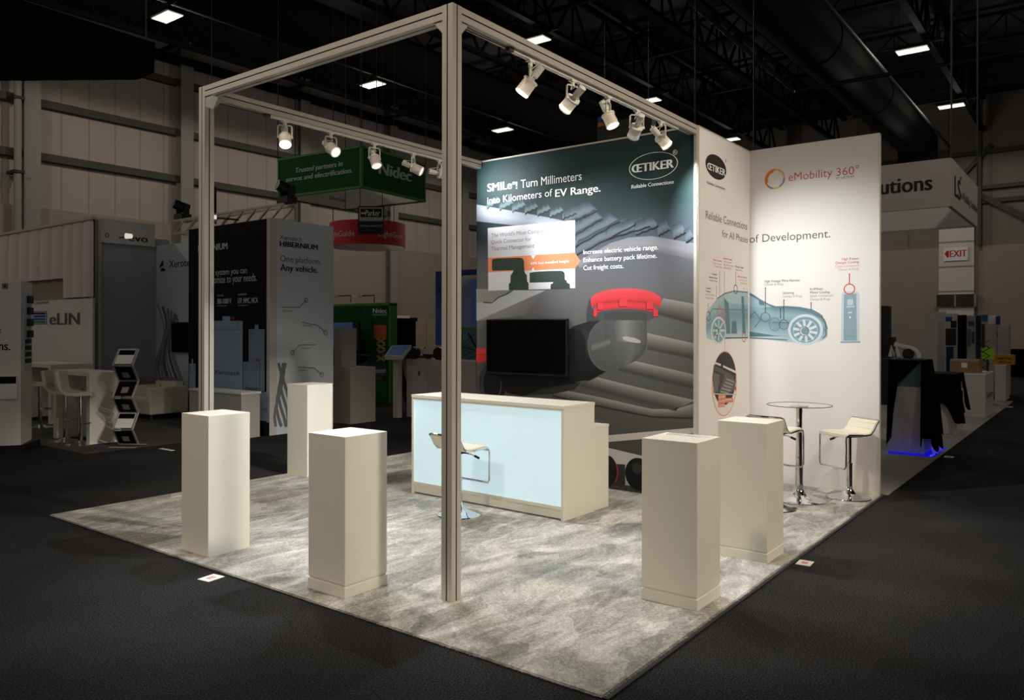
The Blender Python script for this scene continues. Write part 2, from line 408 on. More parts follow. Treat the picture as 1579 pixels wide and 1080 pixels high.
for i, (c, r, lab) in enumerate(((at(1385, 190, 43), 1.05, 'large round grey air duct running over the white signs at right'), (at(790, 160, 40), .95, 'large round grey air duct running behind the lamp frame at left'))):
    b = MB(); b.cyl((-3, c.y, c.z), (EX-1, c.y, c.z), r, n=32)
    t = thing('air_duct', lab, 'duct', (EX-1, c.y, c.z)); b.build('duct_tube', 'duct_grey', t, smooth=True)
    for x in range(10, 48, 9): h = MB(); h.tube([(x, c.y+(r+.02)*math.cos(a), c.z+(r+.02)*math.sin(a)) for a in [2*math.pi*k/24 for k in range(24)]], .03, 5, closed=True); h.build('band', 'steel_dark', t)
    MB().box((EX-1.2, c.y-r, c.z-3.2), (EX-.7, c.y+r, c.z+.3)).build('drop_box', 'duct_grey', t)
for (u0, v0, u1, v1, z) in ((1060, 0, 1225, 140, 24), (1225, 140, 1579, 78, 27), (1270, 0, 1450, 212, 30)):
    p = at(u0, v0, z); q = at(u1, v1, z); e = (q-p)*.0
    if u0 == 1270: q = at(1335, 75, 30); p = Vector((-2, q.y, q.z)); q = Vector((EX-1, q.y, q.z))
    tag(MB().cyl(p-e, q+e, .07, n=8).build('sprinkler_pipe', 'steel_dark', org=(p+q)/2),
        {1060: 'thin pipe under the roof left of the big duct', 1225: 'pipe crossing the roof between the two right lamps', 1270: 'long thin pipe along the right side of the big duct'}[u0], 'pipe')
BAY = ((258, 25, 'roof lamp at top left beside the black hanging banner'), (575, 130, 'roof lamp above the green hanging sign'), (825, 62, 'roof lamp peeking over the right frame beam nearest the corner post'),
       (1000, 155, 'roof lamp peeking over the right frame beam near the dark wall'), (775, 200, 'roof lamp seen inside the frame above the dark printed wall'),
       (1407, 77, 'nearest of the two roof lamps at the right of the big duct'), (1467, 163, 'far roof lamp above the white hanging sign at right'), (1125, 215, 'roof lamp just over the top edge of the narrow white wall'))
for u, v, lab in BAY+((None, (1.6, 24.2), ''), (None, (-7.5, 24.2), '')):    # the last two are unseen lights added to brighten the left wall
    p = gp(u, v, 12.9) if u else Vector((*v, 12.9)); t = None
    if u:
        t = thing('high_bay_light', lab, 'ceiling light', p, 0, 'roof lamps of the hall')
        hs = MB().box(p+Vector((-.34, -.62, 0)), p+Vector((.34, .62, .14))).build('housing', 'duct_grey', t, bevel=.02)
        MB().box(p+Vector((-.29, -.57, -.05)), p+Vector((.29, .57, 0))).build('lens', 'bay_lens', hs, bevel=.02)
        b = MB()
        for dy in (-.5, .5): b.cyl(p+Vector((0, dy, .14)), p+Vector((0, dy, CZ-12.9)), .012, n=6)
        b.beam(p+Vector((0, -1.1, .2)), p+Vector((0, 1.1, .2)), .05); b.build('hanger', 'steel_dark', t)
    for kind, e in (('SPOT', 350 if u else 480), ('POINT', 95)):   # downlight plus what leaves the lens sideways
        l = bpy.data.lights.new('bay_glow', kind); l.energy = e; l.color = (1, .92, .84); l.shadow_soft_size = .3
        if kind == 'SPOT': l.spot_size = R(178); l.spot_blend = .12
        o = bpy.data.objects.new('bay_glow', l); COL.objects.link(o); o.location = (0, 0, -.45) if u else p-UP*.45; o.parent = t

# white pier with the exit sign on the end wall
pE = PX(EX-.2)
def rectst(pl, x0, y0, x1, y1): a0, t1 = pl.st(x0, y0); a1, t0 = pl.st(x1, y1); return a0, a1, t0, t1
a0, a1, t0, t1 = rectst(pE, 1449, 318, 1503, 458)
b = MB(); b.slab(pE, a0, a1, 0, t1, 0, .3, 0)
for y in (374, 412, 450):
    t = pE.st(1475, y)[1]; b.slab(pE, a0, a1, t-.05, t+.05, .3, .31, 1)
struct(b.build('trim_%d' % n, ['warm_white', 'column_grey'])); n += 1
t = thing('exit_sign', 'white board with red arrow and word on the pale pier at right', 'sign', pE.p(1475, 402, .32))
a0, a1, t0, t1 = rectst(pE, 1457, 384, 1494, 402); MB().slab(pE, a0, a1, t0, t1, .3, .42).build('board', 'paper', t)
b = MB(); b.text(pE, 'EXIT', 1466, 397.5, 1492.5, 387.5, (190, 20, 25), .425, bold=.05)
b.poly(pE, ((1458, 392.5), (1462, 387.5), (1465, 387.5), (1465, 398), (1462, 398)), (190, 20, 25), .425); b.build('lettering', 'ink', t)
t = thing('wall_vent', 'wide vent grille low on the pale pier under the red lettered board', 'vent', pE.p(1475, 473, .1))
a0, a1, t0, t1 = rectst(pE, 1443, 455, 1507, 473); b = MB(); b.slab(pE, a0, a1, t0, t1, .3, .5); b.build('frame', 'column_grey', t)
b = MB()
for k in range(9):
    z = t0+(t1-t0)*(k+.7)/9.4
    for q0, q1 in ((a0+.12, (a0+a1)/2-.05), ((a0+a1)/2+.05, a1-.12)): b.slab(pE, q0, q1, z-.025, z+.025, .5, .53)
b.build('louvre', 'duct_grey', t)

# ================================================================== THE STAND
CX0, CX1, CY0, CY1 = -.488, 4.985, -1.345, 4.35
t = thing('stand_carpet', 'silver grey plush carpet with brushed pile under the whole white stand', 'carpet', (2.2, 1.5, 0))
MB().box((CX0, CY0, .002), (CX1, CY1, .014)).build('pile', 'silver_plush', t)
b = MB()
def tuft(x, y, ox, oy):
    h = random.uniform(.0, .005); l = random.uniform(.0, .022); w = .003
    a = Vector((x, y, random.uniform(.006, .0105))); tip = a+Vector((ox*l+random.uniform(-.006, .006), oy*l+random.uniform(-.006, .006), h*.6))
    sx, sy = (0, w) if ox else (w, 0)
    b._add([a-Vector((sx, sy, 0)), a+Vector((sx, sy, 0)), tip], [(0, 1, 2)])
for i in range(5200): tuft(CX0, random.uniform(CY0, CY1), -1, 0)
for i in range(4200): tuft(random.uniform(CX0, CX1), CY0, 0, -1)
tag(b.build('edge_fringe', 'silver_plush', t), kind='stuff')
MB().box((CX0-.006, CY0-.035, .002), (CX1, CY0-.012, .009)).build('edge_tape', 'steel_dark', t)

# ---- aluminium frame
T, L, WD, H = .085, 3.56, 2.78, 3.66
def profile(c0, axis, length):                    # square section with a groove down the middle of every side
    s, g, d = T/2, .0045, .012
    P = []
    for k in range(4):
        for x, y in ((-s, -s), (-g, -s), (-g, -s+d), (g, -s+d), (g, -s)):
            for _ in range(k): x, y = -y, x
            P.append((x, y))
    c = Vector(c0)
    ex, ey = {'z': (Vector((1, 0, 0)), Vector((0, 1, 0))), 'x': (Vector((0, 1, 0)), UP), 'y': (Vector((1, 0, 0)), UP)}[axis]
    ev = {'z': UP, 'x': Vector((1, 0, 0)), 'y': Vector((0, 1, 0))}[axis]
    pts = [c+ex*x+ey*y for x, y in P]; n = len(pts); b = MB()
    b._add(pts+[p+ev*length for p in pts], [(i, (i+1) % n, n+(i+1) % n, n+i) for i in range(n)], 0)
    for i in range(n):
        if (i % 5) in (1, 2, 3): b.m[i] = 1
    for cz in (0, 1): b._add([c+ev*length*cz+ex*x+ey*y for x, y in ((-s, -s), (s, -s), (s, s), (-s, s))], [(0, 1, 2, 3)])
    return b
t = thing('lighting_gantry', 'tall square aluminium post and beam frame round the front of the stand', 'frame', (0, 0, .014))
h = T/2
profile((h, h, .014), 'z', H-.014).build('post', ['aluminium', 'groove_dark'], t)
profile((h, WD-h, .014), 'z', H-.014).build('post', ['aluminium', 'groove_dark'], t)
profile((T, h, H-h-.002), 'x', L-T-.014).build('beam', ['aluminium', 'groove_dark'], t)
profile((T, WD-h, H-h-.002), 'x', L-T-.014).build('beam', ['aluminium', 'groove_dark'], t)
profile((h, T, H-h-.002), 'y', WD-2*T).build('beam', ['aluminium', 'groove_dark'], t)
for (x, y, dx, dy) in ((T, h, 1, 0), (h, T, 0, 1), (T, WD-h, 1, 0), (h, WD-T, 0, -1)):
    z = H-T-.004; g = .085; w = Vector((-dy, dx, 0))*.032; p = Vector((x, y, z)); d = Vector((dx, dy, 0))
    MB().extrude([p-w, p-w+d*g, p-w+d*(g-.012)-UP*.004, p-w-UP*g], w*2).build('corner_bracket', 'aluminium', t)
for y in (h, WD-h):                                # lamp tracks under the two long beams
    b = MB(); b.box((.62, y-.018, H-T-.024), (3.2, y+.018, H-T-.003)); b.box((.6, y-.02, H-T-.028), (.65, y+.02, H-T-.003), 1)
    b.build('lamp_track', ['lamp_white', 'groove_dark'], t)
for y in (h, WD-h): b = MB(); b.tube([(.09, y, H-T-.02), (.6, y, H-T-.012)], .004, 6); b.build('cable', 'steel_dark', t)

# ---- printed mural wall
PM = PX(L); PM.k = .3                             # ink layers lie within two millimetres of the wall
t = thing('mural_wall', 'tall dark printed wall with pipe elbow picture and lettering behind the glowing counter', 'display wall', (L+.03, 1.39, .014))
MB().box((L, .03, .014), (L+.055, WD, 3.655)).build('panel', 'black_print', t)
b = MB(); b.box((L-.006, .03, 3.645), (L+.055, WD-.03, 3.662)); b.box((L-.012, .0, .014), (L+.04, .03, 3.66)); b.beam((L-.002, WD-.03, 3.65), (L-.002, WD, 3.575), .008)
b.build('edge_trim', 'aluminium', t)
za = lambda x, y: (730+x/4.5, 200+y/4.5)
zb = lambda x, y: (730+x/3.858, 420+y/3.857)
zc = lambda x, y: (730+x/4.511, 290+y/4.511)
zd = lambda x, y: (860+x/5.4, 420+y/5.4)
g = MB(); A0, A1 = -WD+.004, -.034                # s runs from the left edge to the right
rows = [(3.643, (26, 50, 50)), (2.95, (28, 52, 52)), (2.72, (58, 70, 78)), (2.45, (96, 100, 108)), (2.1, (104, 105, 108)), (1.5, (100, 100, 98)), (.9, (84, 84, 80)), (.45, (70, 70, 66)), (.016, (66, 66, 62))]
for (t0, c0), (t1, c1) in zip(rows, rows[1:]): g.blend(PM, [(A0, t0), (A1, t0)], [(A0, t1), (A1, t1)], [c0, c1], .0006, st=True)
# pale band and tiled ridges
g.blend(PM, [zc(22, 115), zc(300, 165), zc(520, 205), zc(706, 245)], [zc(22, 232), zc(300, 262), zc(520, 290), zc(706, 310)], [(150, 158, 176), (170, 176, 190), (140, 146, 156)], .0009)
RK = [0]
def ridge(x0, y0, x1, y1, wdt, c0, c1, wave=3, lw=.012):
    RK[0] += 1; ro = .0010+.0002*RK[0]; n = 24; A = []; B = []
    for i in range(n+1):
        f = i/n; wv = wave*math.sin(f*math.pi*6+x0); wf = wdt*min(1, (1-f)*5+.22)*min(1, f*5+.6)
        A.append(zc(x0+(x1-x0)*f, y0+(y1-y0)*f+wv)); B.append(zc(x0+(x1-x0)*f-wf*.25, y0+(y1-y0)*f-wf+wv))
    g.blend(PM, A, B, [tuple(int(x*.8) for x in c1), c0, c0, c1, tuple(int(x*.72) for x in c1)], ro); g.line(PM, A, lw*1.5, (20, 27, 30), .0048+ro*.02)
for k in range(8): ridge(95+k*88, 145+k*12, 95+k*88+95, 95+k*14, 46, (96, 118, 126), (62, 84, 90), 4, .006 if k < 3 else .012)
for (x0, y0, x1, y1) in ((640, 250, 860, 165), (700, 335, 900, 215), (712, 410, 1020, 232), (720, 470, 1130, 255), (930, 360, 1230, 270), (1130, 330, 1290, 268), (1290, 335, 1370, 290), (1395, 355, 1480, 312), (1480, 385, 1535, 345)):
    ridge(x0, y0, x1, y1, 88, (92, 104, 114), (66, 80, 88))
g.blend(PM, [zc(712, 520), zc(800, 470), zc(950, 385), zc(1080, 345), zc(1240, 335), zc(1535, 385)], [zc(740, 560), zc(850, 505), zc(990, 460), zc(1120, 440), zc(1260, 440), zc(1535, 500)], [(128, 132, 140), (138, 138, 144), (112, 112, 118)], .002)
# ribs on the right and below
ribs = [((1035, 138), (1320, 190), (1060, 232), (1320, 305)), ((1030, 250), (1320, 318), (1030, 345), (1320, 410)), ((1030, 362), (1320, 425), (1030, 440), (1320, 500)), ((960, 528), (1320, 610), (930, 580), (1320, 680)), ((730, 628), (1320, 762), (690, 670), (1320, 820))]
lines = [[(1130, 155), (1320, 190)], [(1034, 362), (1320, 425)], [(960, 528), (1320, 610)], [(740, 625), (1000, 690), (1320, 762)], [(480, 690), (760, 745), (1060, 815), (1200, 815), (1320, 780)]]
dk = [[(1080, 235), (1320, 302)], [(1035, 448), (1320, 508)], [(862, 572), (1320, 685)], [(640, 668), (1000, 760), (1210, 815)], [(470, 735), (760, 800), (1060, 860), (1200, 866), (1320, 868)]]
def resamp(P, n=10):
    P = [Vector(p) for p in P]; ls = [0]
    for a, c in zip(P, P[1:]): ls.append(ls[-1]+(c-a).length)
    out = []
    for i in range(n+1):
        d = ls[-1]*i/n
        for k in range(len(P)-1):
            if d <= ls[k+1]+1e-6: f = (d-ls[k])/(ls[k+1]-ls[k]); q = P[k].lerp(P[k+1], f); out.append((q.x, q.y)); break
    return out
Z = lambda P: [zb(*p) for p in resamp(P)]
for a, d in zip(lines, dk): g.blend(PM, Z(a), Z(d), [(158, 157, 152), (128, 127, 123), (100, 99, 95), (72, 71, 68)], 00.0062)
for d in dk[:4]: g.blend(PM, Z(d), [(x, y+3.6) for x, y in Z(d)], [(66, 66, 64), (82, 82, 79)], 00.0064)
g.line(PM, Z(dk[4]), .012, (44, 44, 42), 00.0064)
g.blend(PM, Z([(640, 870), (760, 880), (825, 905)]), Z([(640, 905), (760, 910), (825, 908)]), [(92, 92, 88), (66, 66, 63)], 00.0064)
zf = lambda x, y: (920+x/7.7125, 640+y/7.714)
g.poly(PM, [zf(-900, 330), zf(120, 245), zf(820, 182), zf(1178, 152), zf(1178, 215), zf(500, 292), zf(120, 325), zf(-900, 420)], (190, 186, 178), 00.0064)
g.poly(PM, [zf(-900, 420), zf(120, 325), zf(500, 292), zf(1178, 215), zf(1178, 620), zf(500, 475), zf(120, 388), zf(-900, 200)], (72, 70, 66), 00.0063)
g.poly(PM, [zf(-900, 300), zf(120, 388), zf(500, 478), zf(1178, 640), zf(1178, 1000), zf(500, 850), zf(240, 830), zf(-900, 800)], (186, 184, 180), 00.0062)
g.poly(PM, [zf(60, 575), zf(340, 590), zf(340, 840), zf(200, 830), zf(60, 800)], (52, 50, 50), 00.0066)
g.ell(PM, *zf(130, 665), 15, 24, (24, 24, 26), 00.0068); g.ell(PM, *zf(138, 668), 15.2, 22.5, (205, 70, 75), 00.0067)
g.ell(PM, *zf(500, 705), 21, 25, (16, 18, 19), 00.0068); g.ell(PM, *zf(480, 640), 7, 9, (48, 50, 52), 00.0070)
# left lower coupling, hose and red end
g.blend(PM, [zb(18, 100), zb(18, 190), zb(18, 290)], [zb(90, 100), zb(420, 110), zb(300, 260)], [(150, 150, 148), (112, 113, 116)], 00.0061)
g.poly(PM, [zb(20, 180), zb(95, 180), zb(235, 108), zb(430, 108), zb(20, 290)], (176, 180, 186), 00.0062)
g.line(PM, [zb(60, 180), zb(110, 182), zb(150, 150), zb(200, 130), zb(235, 108)], .014, (52, 56, 58), 00.0064)
g.poly(PM, [zb(18, 452), zb(82, 452), zb(82, 528), zb(40, 540), zb(18, 538)], (222, 62, 66), 00.0064)
g.line(PM, [zb(18, 492), zb(80, 488)], .008, (150, 36, 40), 00.0066)
g.ell(PM, *zb(110, 665), 20, 32, (62, 64, 68), 00.0064); g.ell(PM, *zb(126, 668), 17.5, 29, (22, 23, 25), 00.0066); g.ell(PM, *zb(110, 660), 15, 30, (74, 77, 80), 00.0067, ru2=13.5)
g.poly(PM, [zb(150, 610), zb(560, 600), zb(640, 640), zb(500, 722), zb(290, 735), zb(200, 720)], (14, 14, 15), 00.0068)
g.poly(PM, [zb(300, 735), zb(420, 690), zb(640, 655), zb(600, 700), zb(480, 722)], (52, 52, 51), 00.0069)
# dark coupling left of the elbow
g.blend(PM, [zb(560, 345), zb(600, 320), zb(690, 292), zb(780, 288)], [zb(560, 600), zb(600, 640), zb(690, 645), zb(790, 590)], [(34, 36, 38), (52, 55, 57), (30, 31, 33), (20, 20, 22)], 00.0070)
g.poly(PM, [zb(555, 340), zb(640, 345), zb(668, 400), zb(668, 640), zb(600, 655), zb(555, 605)], (26, 27, 29), 00.0072)
g.poly(PM, [zd(265, 215), zd(300, 330), zd(385, 410), zd(240, 420), zd(240, 330)], (70, 71, 74), 00.0068)
# elbow
th = [math.pi/2+math.pi*i/16 for i in range(17)]
g.ell(PM, *zd(410, 610), 30.5, 40, (92, 94, 95), 00.0074); g.ell(PM, *zd(413, 605), 28.3, 37.5, (86, 87, 88), 00.0076)
g.poly(PM, [zd(*p) for p in ((385, 345), (742, 345), (742, 600), (725, 660), (690, 710), (620, 755), (520, 785), (430, 795), (330, 740), (280, 650), (290, 520), (350, 430), (395, 415))], (86, 87, 88), 00.0078)
g.blend(PM, [zd(385, 345), zd(385, 470), zd(392, 560)], [zd(742, 345), zd(742, 470), zd(742, 600)], [(80, 81, 82), (88, 89, 90), (128, 128, 126), (100, 100, 98), (80, 80, 80)], 00.0080)
g.blend(PM, [zd(392, 560), zd(450, 640), zd(500, 785)], [zd(742, 600), zd(725, 660), zd(640, 745)], [(86, 87, 88), (92, 93, 94), (104, 104, 104), (74, 74, 74)], 00.0080)
g.blend(PM, [zd(278, 595), zd(440, 545)], [zd(285, 665), zd(440, 612)], [(86, 87, 88), (116, 116, 114), (86, 87, 88)], 00.0082)
g.poly(PM, [zd(540, 540), zd(570, 534), zd(650, 550), zd(690, 570), zd(690, 588), zd(660, 590), zd(580, 575), zd(545, 560)], (172, 171, 168), 00.0083)
def arc(cx, cy, rx, ry, a0, a1, n=20): return [zd(cx+rx*math.cos(a0+(a1-a0)*i/n), cy+ry*math.sin(a0+(a1-a0)*i/n)) for i in range(n+1)]
pi = math.pi
g.poly(PM, arc(565, 345, 238, 62, pi, 2*pi)+arc(565, 365, 235, 70, 0, pi), (78, 80, 82), 00.0077)
g.poly(PM, arc(565, 350, 180, 28, pi, 2*pi)+[zd(745, 400), zd(385, 400)], (70, 71, 72), 00.0081)
g.blend(PM, arc(565, 300, 250, 60, pi, 2*pi), arc(565, 350, 236, 46, pi, 2*pi), [(205, 46, 54), (216, 60, 68), (196, 44, 52)], 00.0086)
g.blend(PM, arc(570, 232, 294, 98, pi, 2*pi), arc(570, 305, 284, 68, pi, 2*pi), [(226, 78, 86), (220, 62, 70), (208, 50, 58)], 00.0088)
g.blend(PM, arc(570, 240, 294, 46, pi, 2*pi), arc(570, 305, 284, 68, pi, 2*pi), [(222, 66, 74), (206, 48, 56)], 00.0089)
for x, y, w, hh in ((352, 285, 46, 62), (545, 256, 72, 62), (765, 280, 56, 62), (312, 340, 28, 64), (815, 340, 40, 62)):
    g.poly(PM, [zd(x-w/2, y-hh/2), zd(x+w/2, y-hh/2), zd(x+w/2, y+hh/2), zd(x-w/2, y+hh/2)], (220, 62, 70), 00.0092)
    g.line(PM, [zd(x-w/2, y-hh/2), zd(x-w/2, y+hh/2), zd(x+w/2, y+hh/2)], .008, (110, 24, 30), 00.0094)
# white card, orange arrow, silhouettes
ze = lambda x, y: (730+x/8.306, 330+y/8.308)
P = lambda *q: [ze(*p) for p in q]
g.poly(PM, P((185, 182), (1303, 80), (1305, 952), (192, 985)), (222, 224, 232), 00.0080)
g.poly(PM, P((188, 565), (1300, 497), (1372, 600), (1303, 697), (190, 750)), (240, 150, 105), 00.0086)
g.poly(PM, P((238, 600), (250, 580), (290, 572), (345, 570), (440, 566), (600, 562), (632, 572), (648, 600), (655, 735), (668, 770), (685, 780), (690, 865), (708, 890), (708, 970), (455, 978), (455, 895), (475, 880), (478, 790), (505, 750), (515, 722), (250, 730), (240, 712)), (58, 70, 66), 00.0090)
g.poly(PM, P((722, 755), (800, 742), (900, 736), (990, 732), (1130, 730), (1160, 745), (1170, 770), (1172, 845), (1192, 850), (1198, 880), (1235, 900), (1238, 958), (990, 966), (990, 905), (1020, 890), (1025, 872), (905, 878), (722, 882)), (58, 72, 66), 00.0090)
for x in (800, 850, 890): g.poly(PM, P((x, 742), (x+26, 720), (x+30, 742)), (58, 72, 66), .005); g.poly(PM, P((x-20, 878), (x+14, 900), (x+10, 876)), (58, 72, 66), .005)
g.poly(PM, P((740, 535), (795, 530), (768, 582)), (250, 250, 250), 00.0094); g.poly(PM, P((745, 735), (790, 732), (766, 682)), (250, 250, 250), 00.0094)
g.build('printed_graphic', 'ink', t)
# logo
b = MB(); WH = (250, 252, 252)
b.ell(PM, *za(1247, 252), 37.6, 20.8, WH, 00.0095, 56, ru2=36.4)
b.text(PM, 'ŒTIKER', *za(1098, 302), *za(1392, 0)[:1], za(0, 246)[1], WH, 00.0105, bold=.06)
b.ell(PM, *za(1400, 157), 3.4, 4, WH, 00.0095, 24, ru2=2.8); b.text(PM, 'R', *za(1392, 166), *za(1408, 0)[:1], za(0, 148)[1], WH, 00.0105)
b.text(PM, 'Reliable Connections', *za(1098, 410), *za(1391, 0)[:1], za(0, 385)[1], WH, 00.0095, bold=.025)
b.build('logo', 'ink', t)
b = MB()
b.text(PM, 'SMILe', *za(98, 432), *za(268, 0)[:1], za(0, 378)[1], WH, 00.0105, bold=.03)
b.ell(PM, *za(281, 372), 2.4, 2.4, WH, .010, 18, ru2=1.9); b.text(PM, 'R', *za(277.5, 376.5), za(285.5, 0)[0], za(0, 367.5)[1], WH, .010, bold=.02); b.text(PM, '!', *za(294, 411), *za(306, 0)[:1], za(0, 363)[1], WH, 00.0105, bold=.03)
b.text(PM, 'Turn Millimeters', *za(330, 406), *za(752, 0)[:1], za(0, 350)[1], WH, 00.0105, bold=.004)
b.text(PM, 'into Kilometers of', *za(98, 517), *za(548, 0)[:1], za(0, 470)[1], WH, 00.0105)
b.text(PM, 'EV Range.', *za(568, 468), *za(884, 0)[:1], za(0, 417)[1], WH, 00.0105, bold=.03)
b.build('headline', 'ink', t)
b = MB()
for s, x0, y, x1, yt in (('Increase electric vehicle range.', 764, 866, 1283, 836), ('Enhance battery pack lifetime.', 764, 921, 1274, 890), ('Cut freight costs.', 764, 976, 1042, 944)):
    b.text(PM, s, *za(x0, y), za(x1, 0)[0], za(0, yt)[1], WH, 00.0115, bold=.02)
b.text(PM, '60% less installed height', *ze(738, 650), ze(1228, 0)[0], ze(0, 618)[1], WH, 00.0115, bold=.025)
for s, y, x1, yt in (("The World's Most Compact", 302, 930, 254), ('Quick Connector for', 388, 740, 340), ('Thermal Management', 474, 785, 424)):
    b.text(PM, s, *ze(230, y), ze(x1, 0)[0], ze(0, yt)[1], (122, 126, 132), 00.0115)
b.build('caption', 'ink', t)

# ---- television on the mural
pT = PX(L-.02); a0, a1, t0, t1 = -2.585, -1.465, 1.168, 1.795
t = thing('television', 'black flat television screen hung on the dark mural wall above the counter', 'television', pT.p3(-2.02, 1.168))
b = MB(); b.slab(pT, a0, a1, t0, t1, -.005, .04); cs_ = b.build('casing', 'black_plastic', t, bevel=.004)
b = MB(); b.slab(pT, a0+.018, a1-.018, t0+.022, t1-.016, .04, .043); b.build('screen', 'black_gloss', cs_)
MB().slab(pT, -2.25, -1.8, 1.35, 1.6, -.016, -.005).build('wall_bracket', 'steel_dark', t)

# ---- white printed walls
X2 = 4.965
PWn = PY(0); PWr = PX(X2); PWn.k = PWr.k = .4
t = thing('graphic_wall', 'narrow white wall with round picture, black oval logo and rear half of the car', 'display wall', (4.28, .025, .014))
MB().box((3.6, 0, .014), (X2, .05, 3.66)).build('panel', 'wall_fabric', t)
b = MB(); b.box((3.575, -.004, .014), (3.6, .054, 3.662)); b.box((3.6, -.003, 3.655), (X2-.003, .053, 3.666)); b.build('edge_trim', 'aluminium', t)
wl = lambda x, y: (1060+x/4.91, 200+y/4.909)
b = MB(); DK = (38, 37, 36)
cx, cyy = wl(217, 284); ca, ct = PWn.st(cx, cyy)
b.ell(PWn, cx, cyy, 16.0, 18.6, DK, .002, 44)
b.text(PWn, 'ŒTIKER', *wl(150, 298), wl(286, 0)[0], wl(0, 246)[1], (245, 242, 238), .004, bold=.03)
b.text(PWn, 'R', *wl(286, 250), wl(295, 0)[0], wl(0, 222)[1], DK, .003)
b.text(PWn, 'Reliable Connections', *wl(148, 408), wl(284, 0)[0], wl(0, 388)[1], DK, .003, bold=.01)
b.build('logo', 'ink', t)
b = MB(); GT = (96, 92, 88)
b.text(PWn, 'Reliable Connections', *wl(138, 672), wl(452, 0)[0], wl(0, 612)[1], GT, .003)
b.text(PWn, 'for All Phases', *wl(262, 812), wl(456, 0)[0], wl(0, 760)[1], GT, .003)
b.build('headline', 'ink', t)
wc = lambda x, y: (1060+x/4.155, 380+y/4.154)
CK = (70, 68, 68); RD = (212, 96, 84); LG = (160, 154, 150)
b = MB()
def sub(pl, rows, x0, col1, ncol1=1):
    for i, (s, x, y, x1, hh) in enumerate(rows):
        b.text(pl, s, *wc(x, y), wc(x1, 0)[0], wc(0, y-hh)[1], col1 if i < ncol1 else tuple(int(c*.4+120) for c in col1), .003, bold=.012 if i < ncol1 else 0)
sub(PWn, (('Motor Cooling', 165, 92, 218, 12), ('Quick Connectors', 163, 112, 219, 12), ('Clamps & Rings', 172, 132, 219, 12)), 0, RD)
sub(PWn, (('Inverter Cooling', 230, 82, 284, 12), ('Quick Connectors', 231, 102, 284, 12), ('High Speed Connectors', 231, 122, 297, 12), ('Clamps & Rings', 231, 142, 278, 12)), 0, RD)
sub(PWn, (('Charge Cable', 306, 134, 358, 12), ('Clamps & Rings', 307, 154, 352, 12)), 0, CK)
sub(PWn, (('Coolant', 156, 182, 190, 11), ('Bleeder Lines', 138, 202, 190, 11), ('Clamps & Rings', 140, 222, 190, 11)), 0, CK, 2)
sub(PWn, (('Battery Housing', 322, 198, 379, 12), ('Quick Connectors', 330, 220, 379, 12), ('Clamps & Rings', 336, 240, 379, 12)), 0, RD)
sub(PWn, (('Coolant', 115, 272, 150, 11), ('Tubing', 116, 292, 146, 11), ('Quick Connectors', 116, 313, 174, 11), ('Clamps & Rings', 117, 334, 166, 11)), 0, CK, 2)
b.build('caption', 'ink', t)
# the car: rear half on this wall, front half on the next
C1, C2, C3 = (150, 180, 188), (122, 154, 164), (96, 126, 136)
def fadeblend(b, pl, A, B, cols, off): b.blend(pl, [wc(*p) for p in A], [wc(*p) for p in B], cols, off)
b = MB(); WT = (222, 218, 214)
fadeblend(b, PWn, [(118, 480), (140, 395), (190, 335), (240, 300), (290, 287), (340, 286), (387, 294)], [(122, 585), (145, 600), (190, 605), (240, 600), (290, 590), (340, 585), (387, 585)], [(176, 194, 198), C1, C2, C1, (190, 204, 208)], .002)
b.poly(PWn, [wc(*p) for p in ((205, 345), (250, 312), (300, 300), (386, 306), (386, 372), (300, 366), (250, 360))], (168, 192, 198), .0026)
b.poly(PWn, [wc(*p) for p in ((232, 330), (262, 360), (275, 560), (248, 560), (240, 400))], C3, .0028)
b.poly(PWn, [wc(*p) for p in ((345, 320), (360, 320), (372, 560), (352, 560))], C3, .0028)
b.poly(PWn, [wc(*p) for p in ((285, 480), (312, 478), (318, 560), (280, 560))], C3, .0028)
b.line(PWn, [wc(240, 588), wc(387, 586)], .012, CK, .003); b.line(PWn, [wc(120, 470), wc(160, 400), wc(240, 405), wc(387, 408)], .010, C3, .003)
b.line(PWn, [wc(190, 335), wc(240, 302), wc(300, 287), wc(387, 295)], .014, C3, .003)
b.ell(PWn, *wc(200, 540), 11.5, 21.5, (206, 216, 218), .0034, 36, ru2=9.6); b.ell(PWn, *wc(200, 540), 9.6, 18, C2, .0032, 36)
for k in range(8):
    a = k*pi/4; b.line(PWn, [wc(200+8*math.cos(a), 540+16*math.sin(a)), wc(200+36*math.cos(a), 540+68*math.sin(a))], .022, (205, 216, 218), .0036)
for x, y, c, rx, ry in ((308, 275, CK, 13, 30), (133, 448, CK, 13, 32), (205, 415, RD, 12.5, 32), (236, 443, RD, 12, 32), (186, 547, CK, 12, 30), (362, 583, RD, 13, 32)):
    b.ell(PWn, *wc(x, y), rx/4.155, ry/4.155, c, .0042, 30, ru2=(rx-2.6)/4.155)
for x, y0, y1, c in ((205, 155, 383, LG), (236, 160, 412, LG), (308, 165, 245, CK), (185, 250, 360, LG), (132, 365, 416, CK), (361, 260, 280, LG), (239, 475, 670, LG)): b.line(PWn, [wc(x, y0), wc(x, y1)], .008, c, .0040)
b.build('printed_car', 'ink', t)
b = MB()                                          # oval inset picture
b.ell(PWn, *wc(238, 880), 80/4.155, 208/4.155, (222, 120, 104), .002, 56); b.ell(PWn, *wc(238, 880), 76.5/4.155, 203/4.155, (226, 218, 208), .0026, 56)
b.ell(PWn, *wc(238, 848), 74/4.155, 170/4.155, (40, 38, 38), .0030, 56)
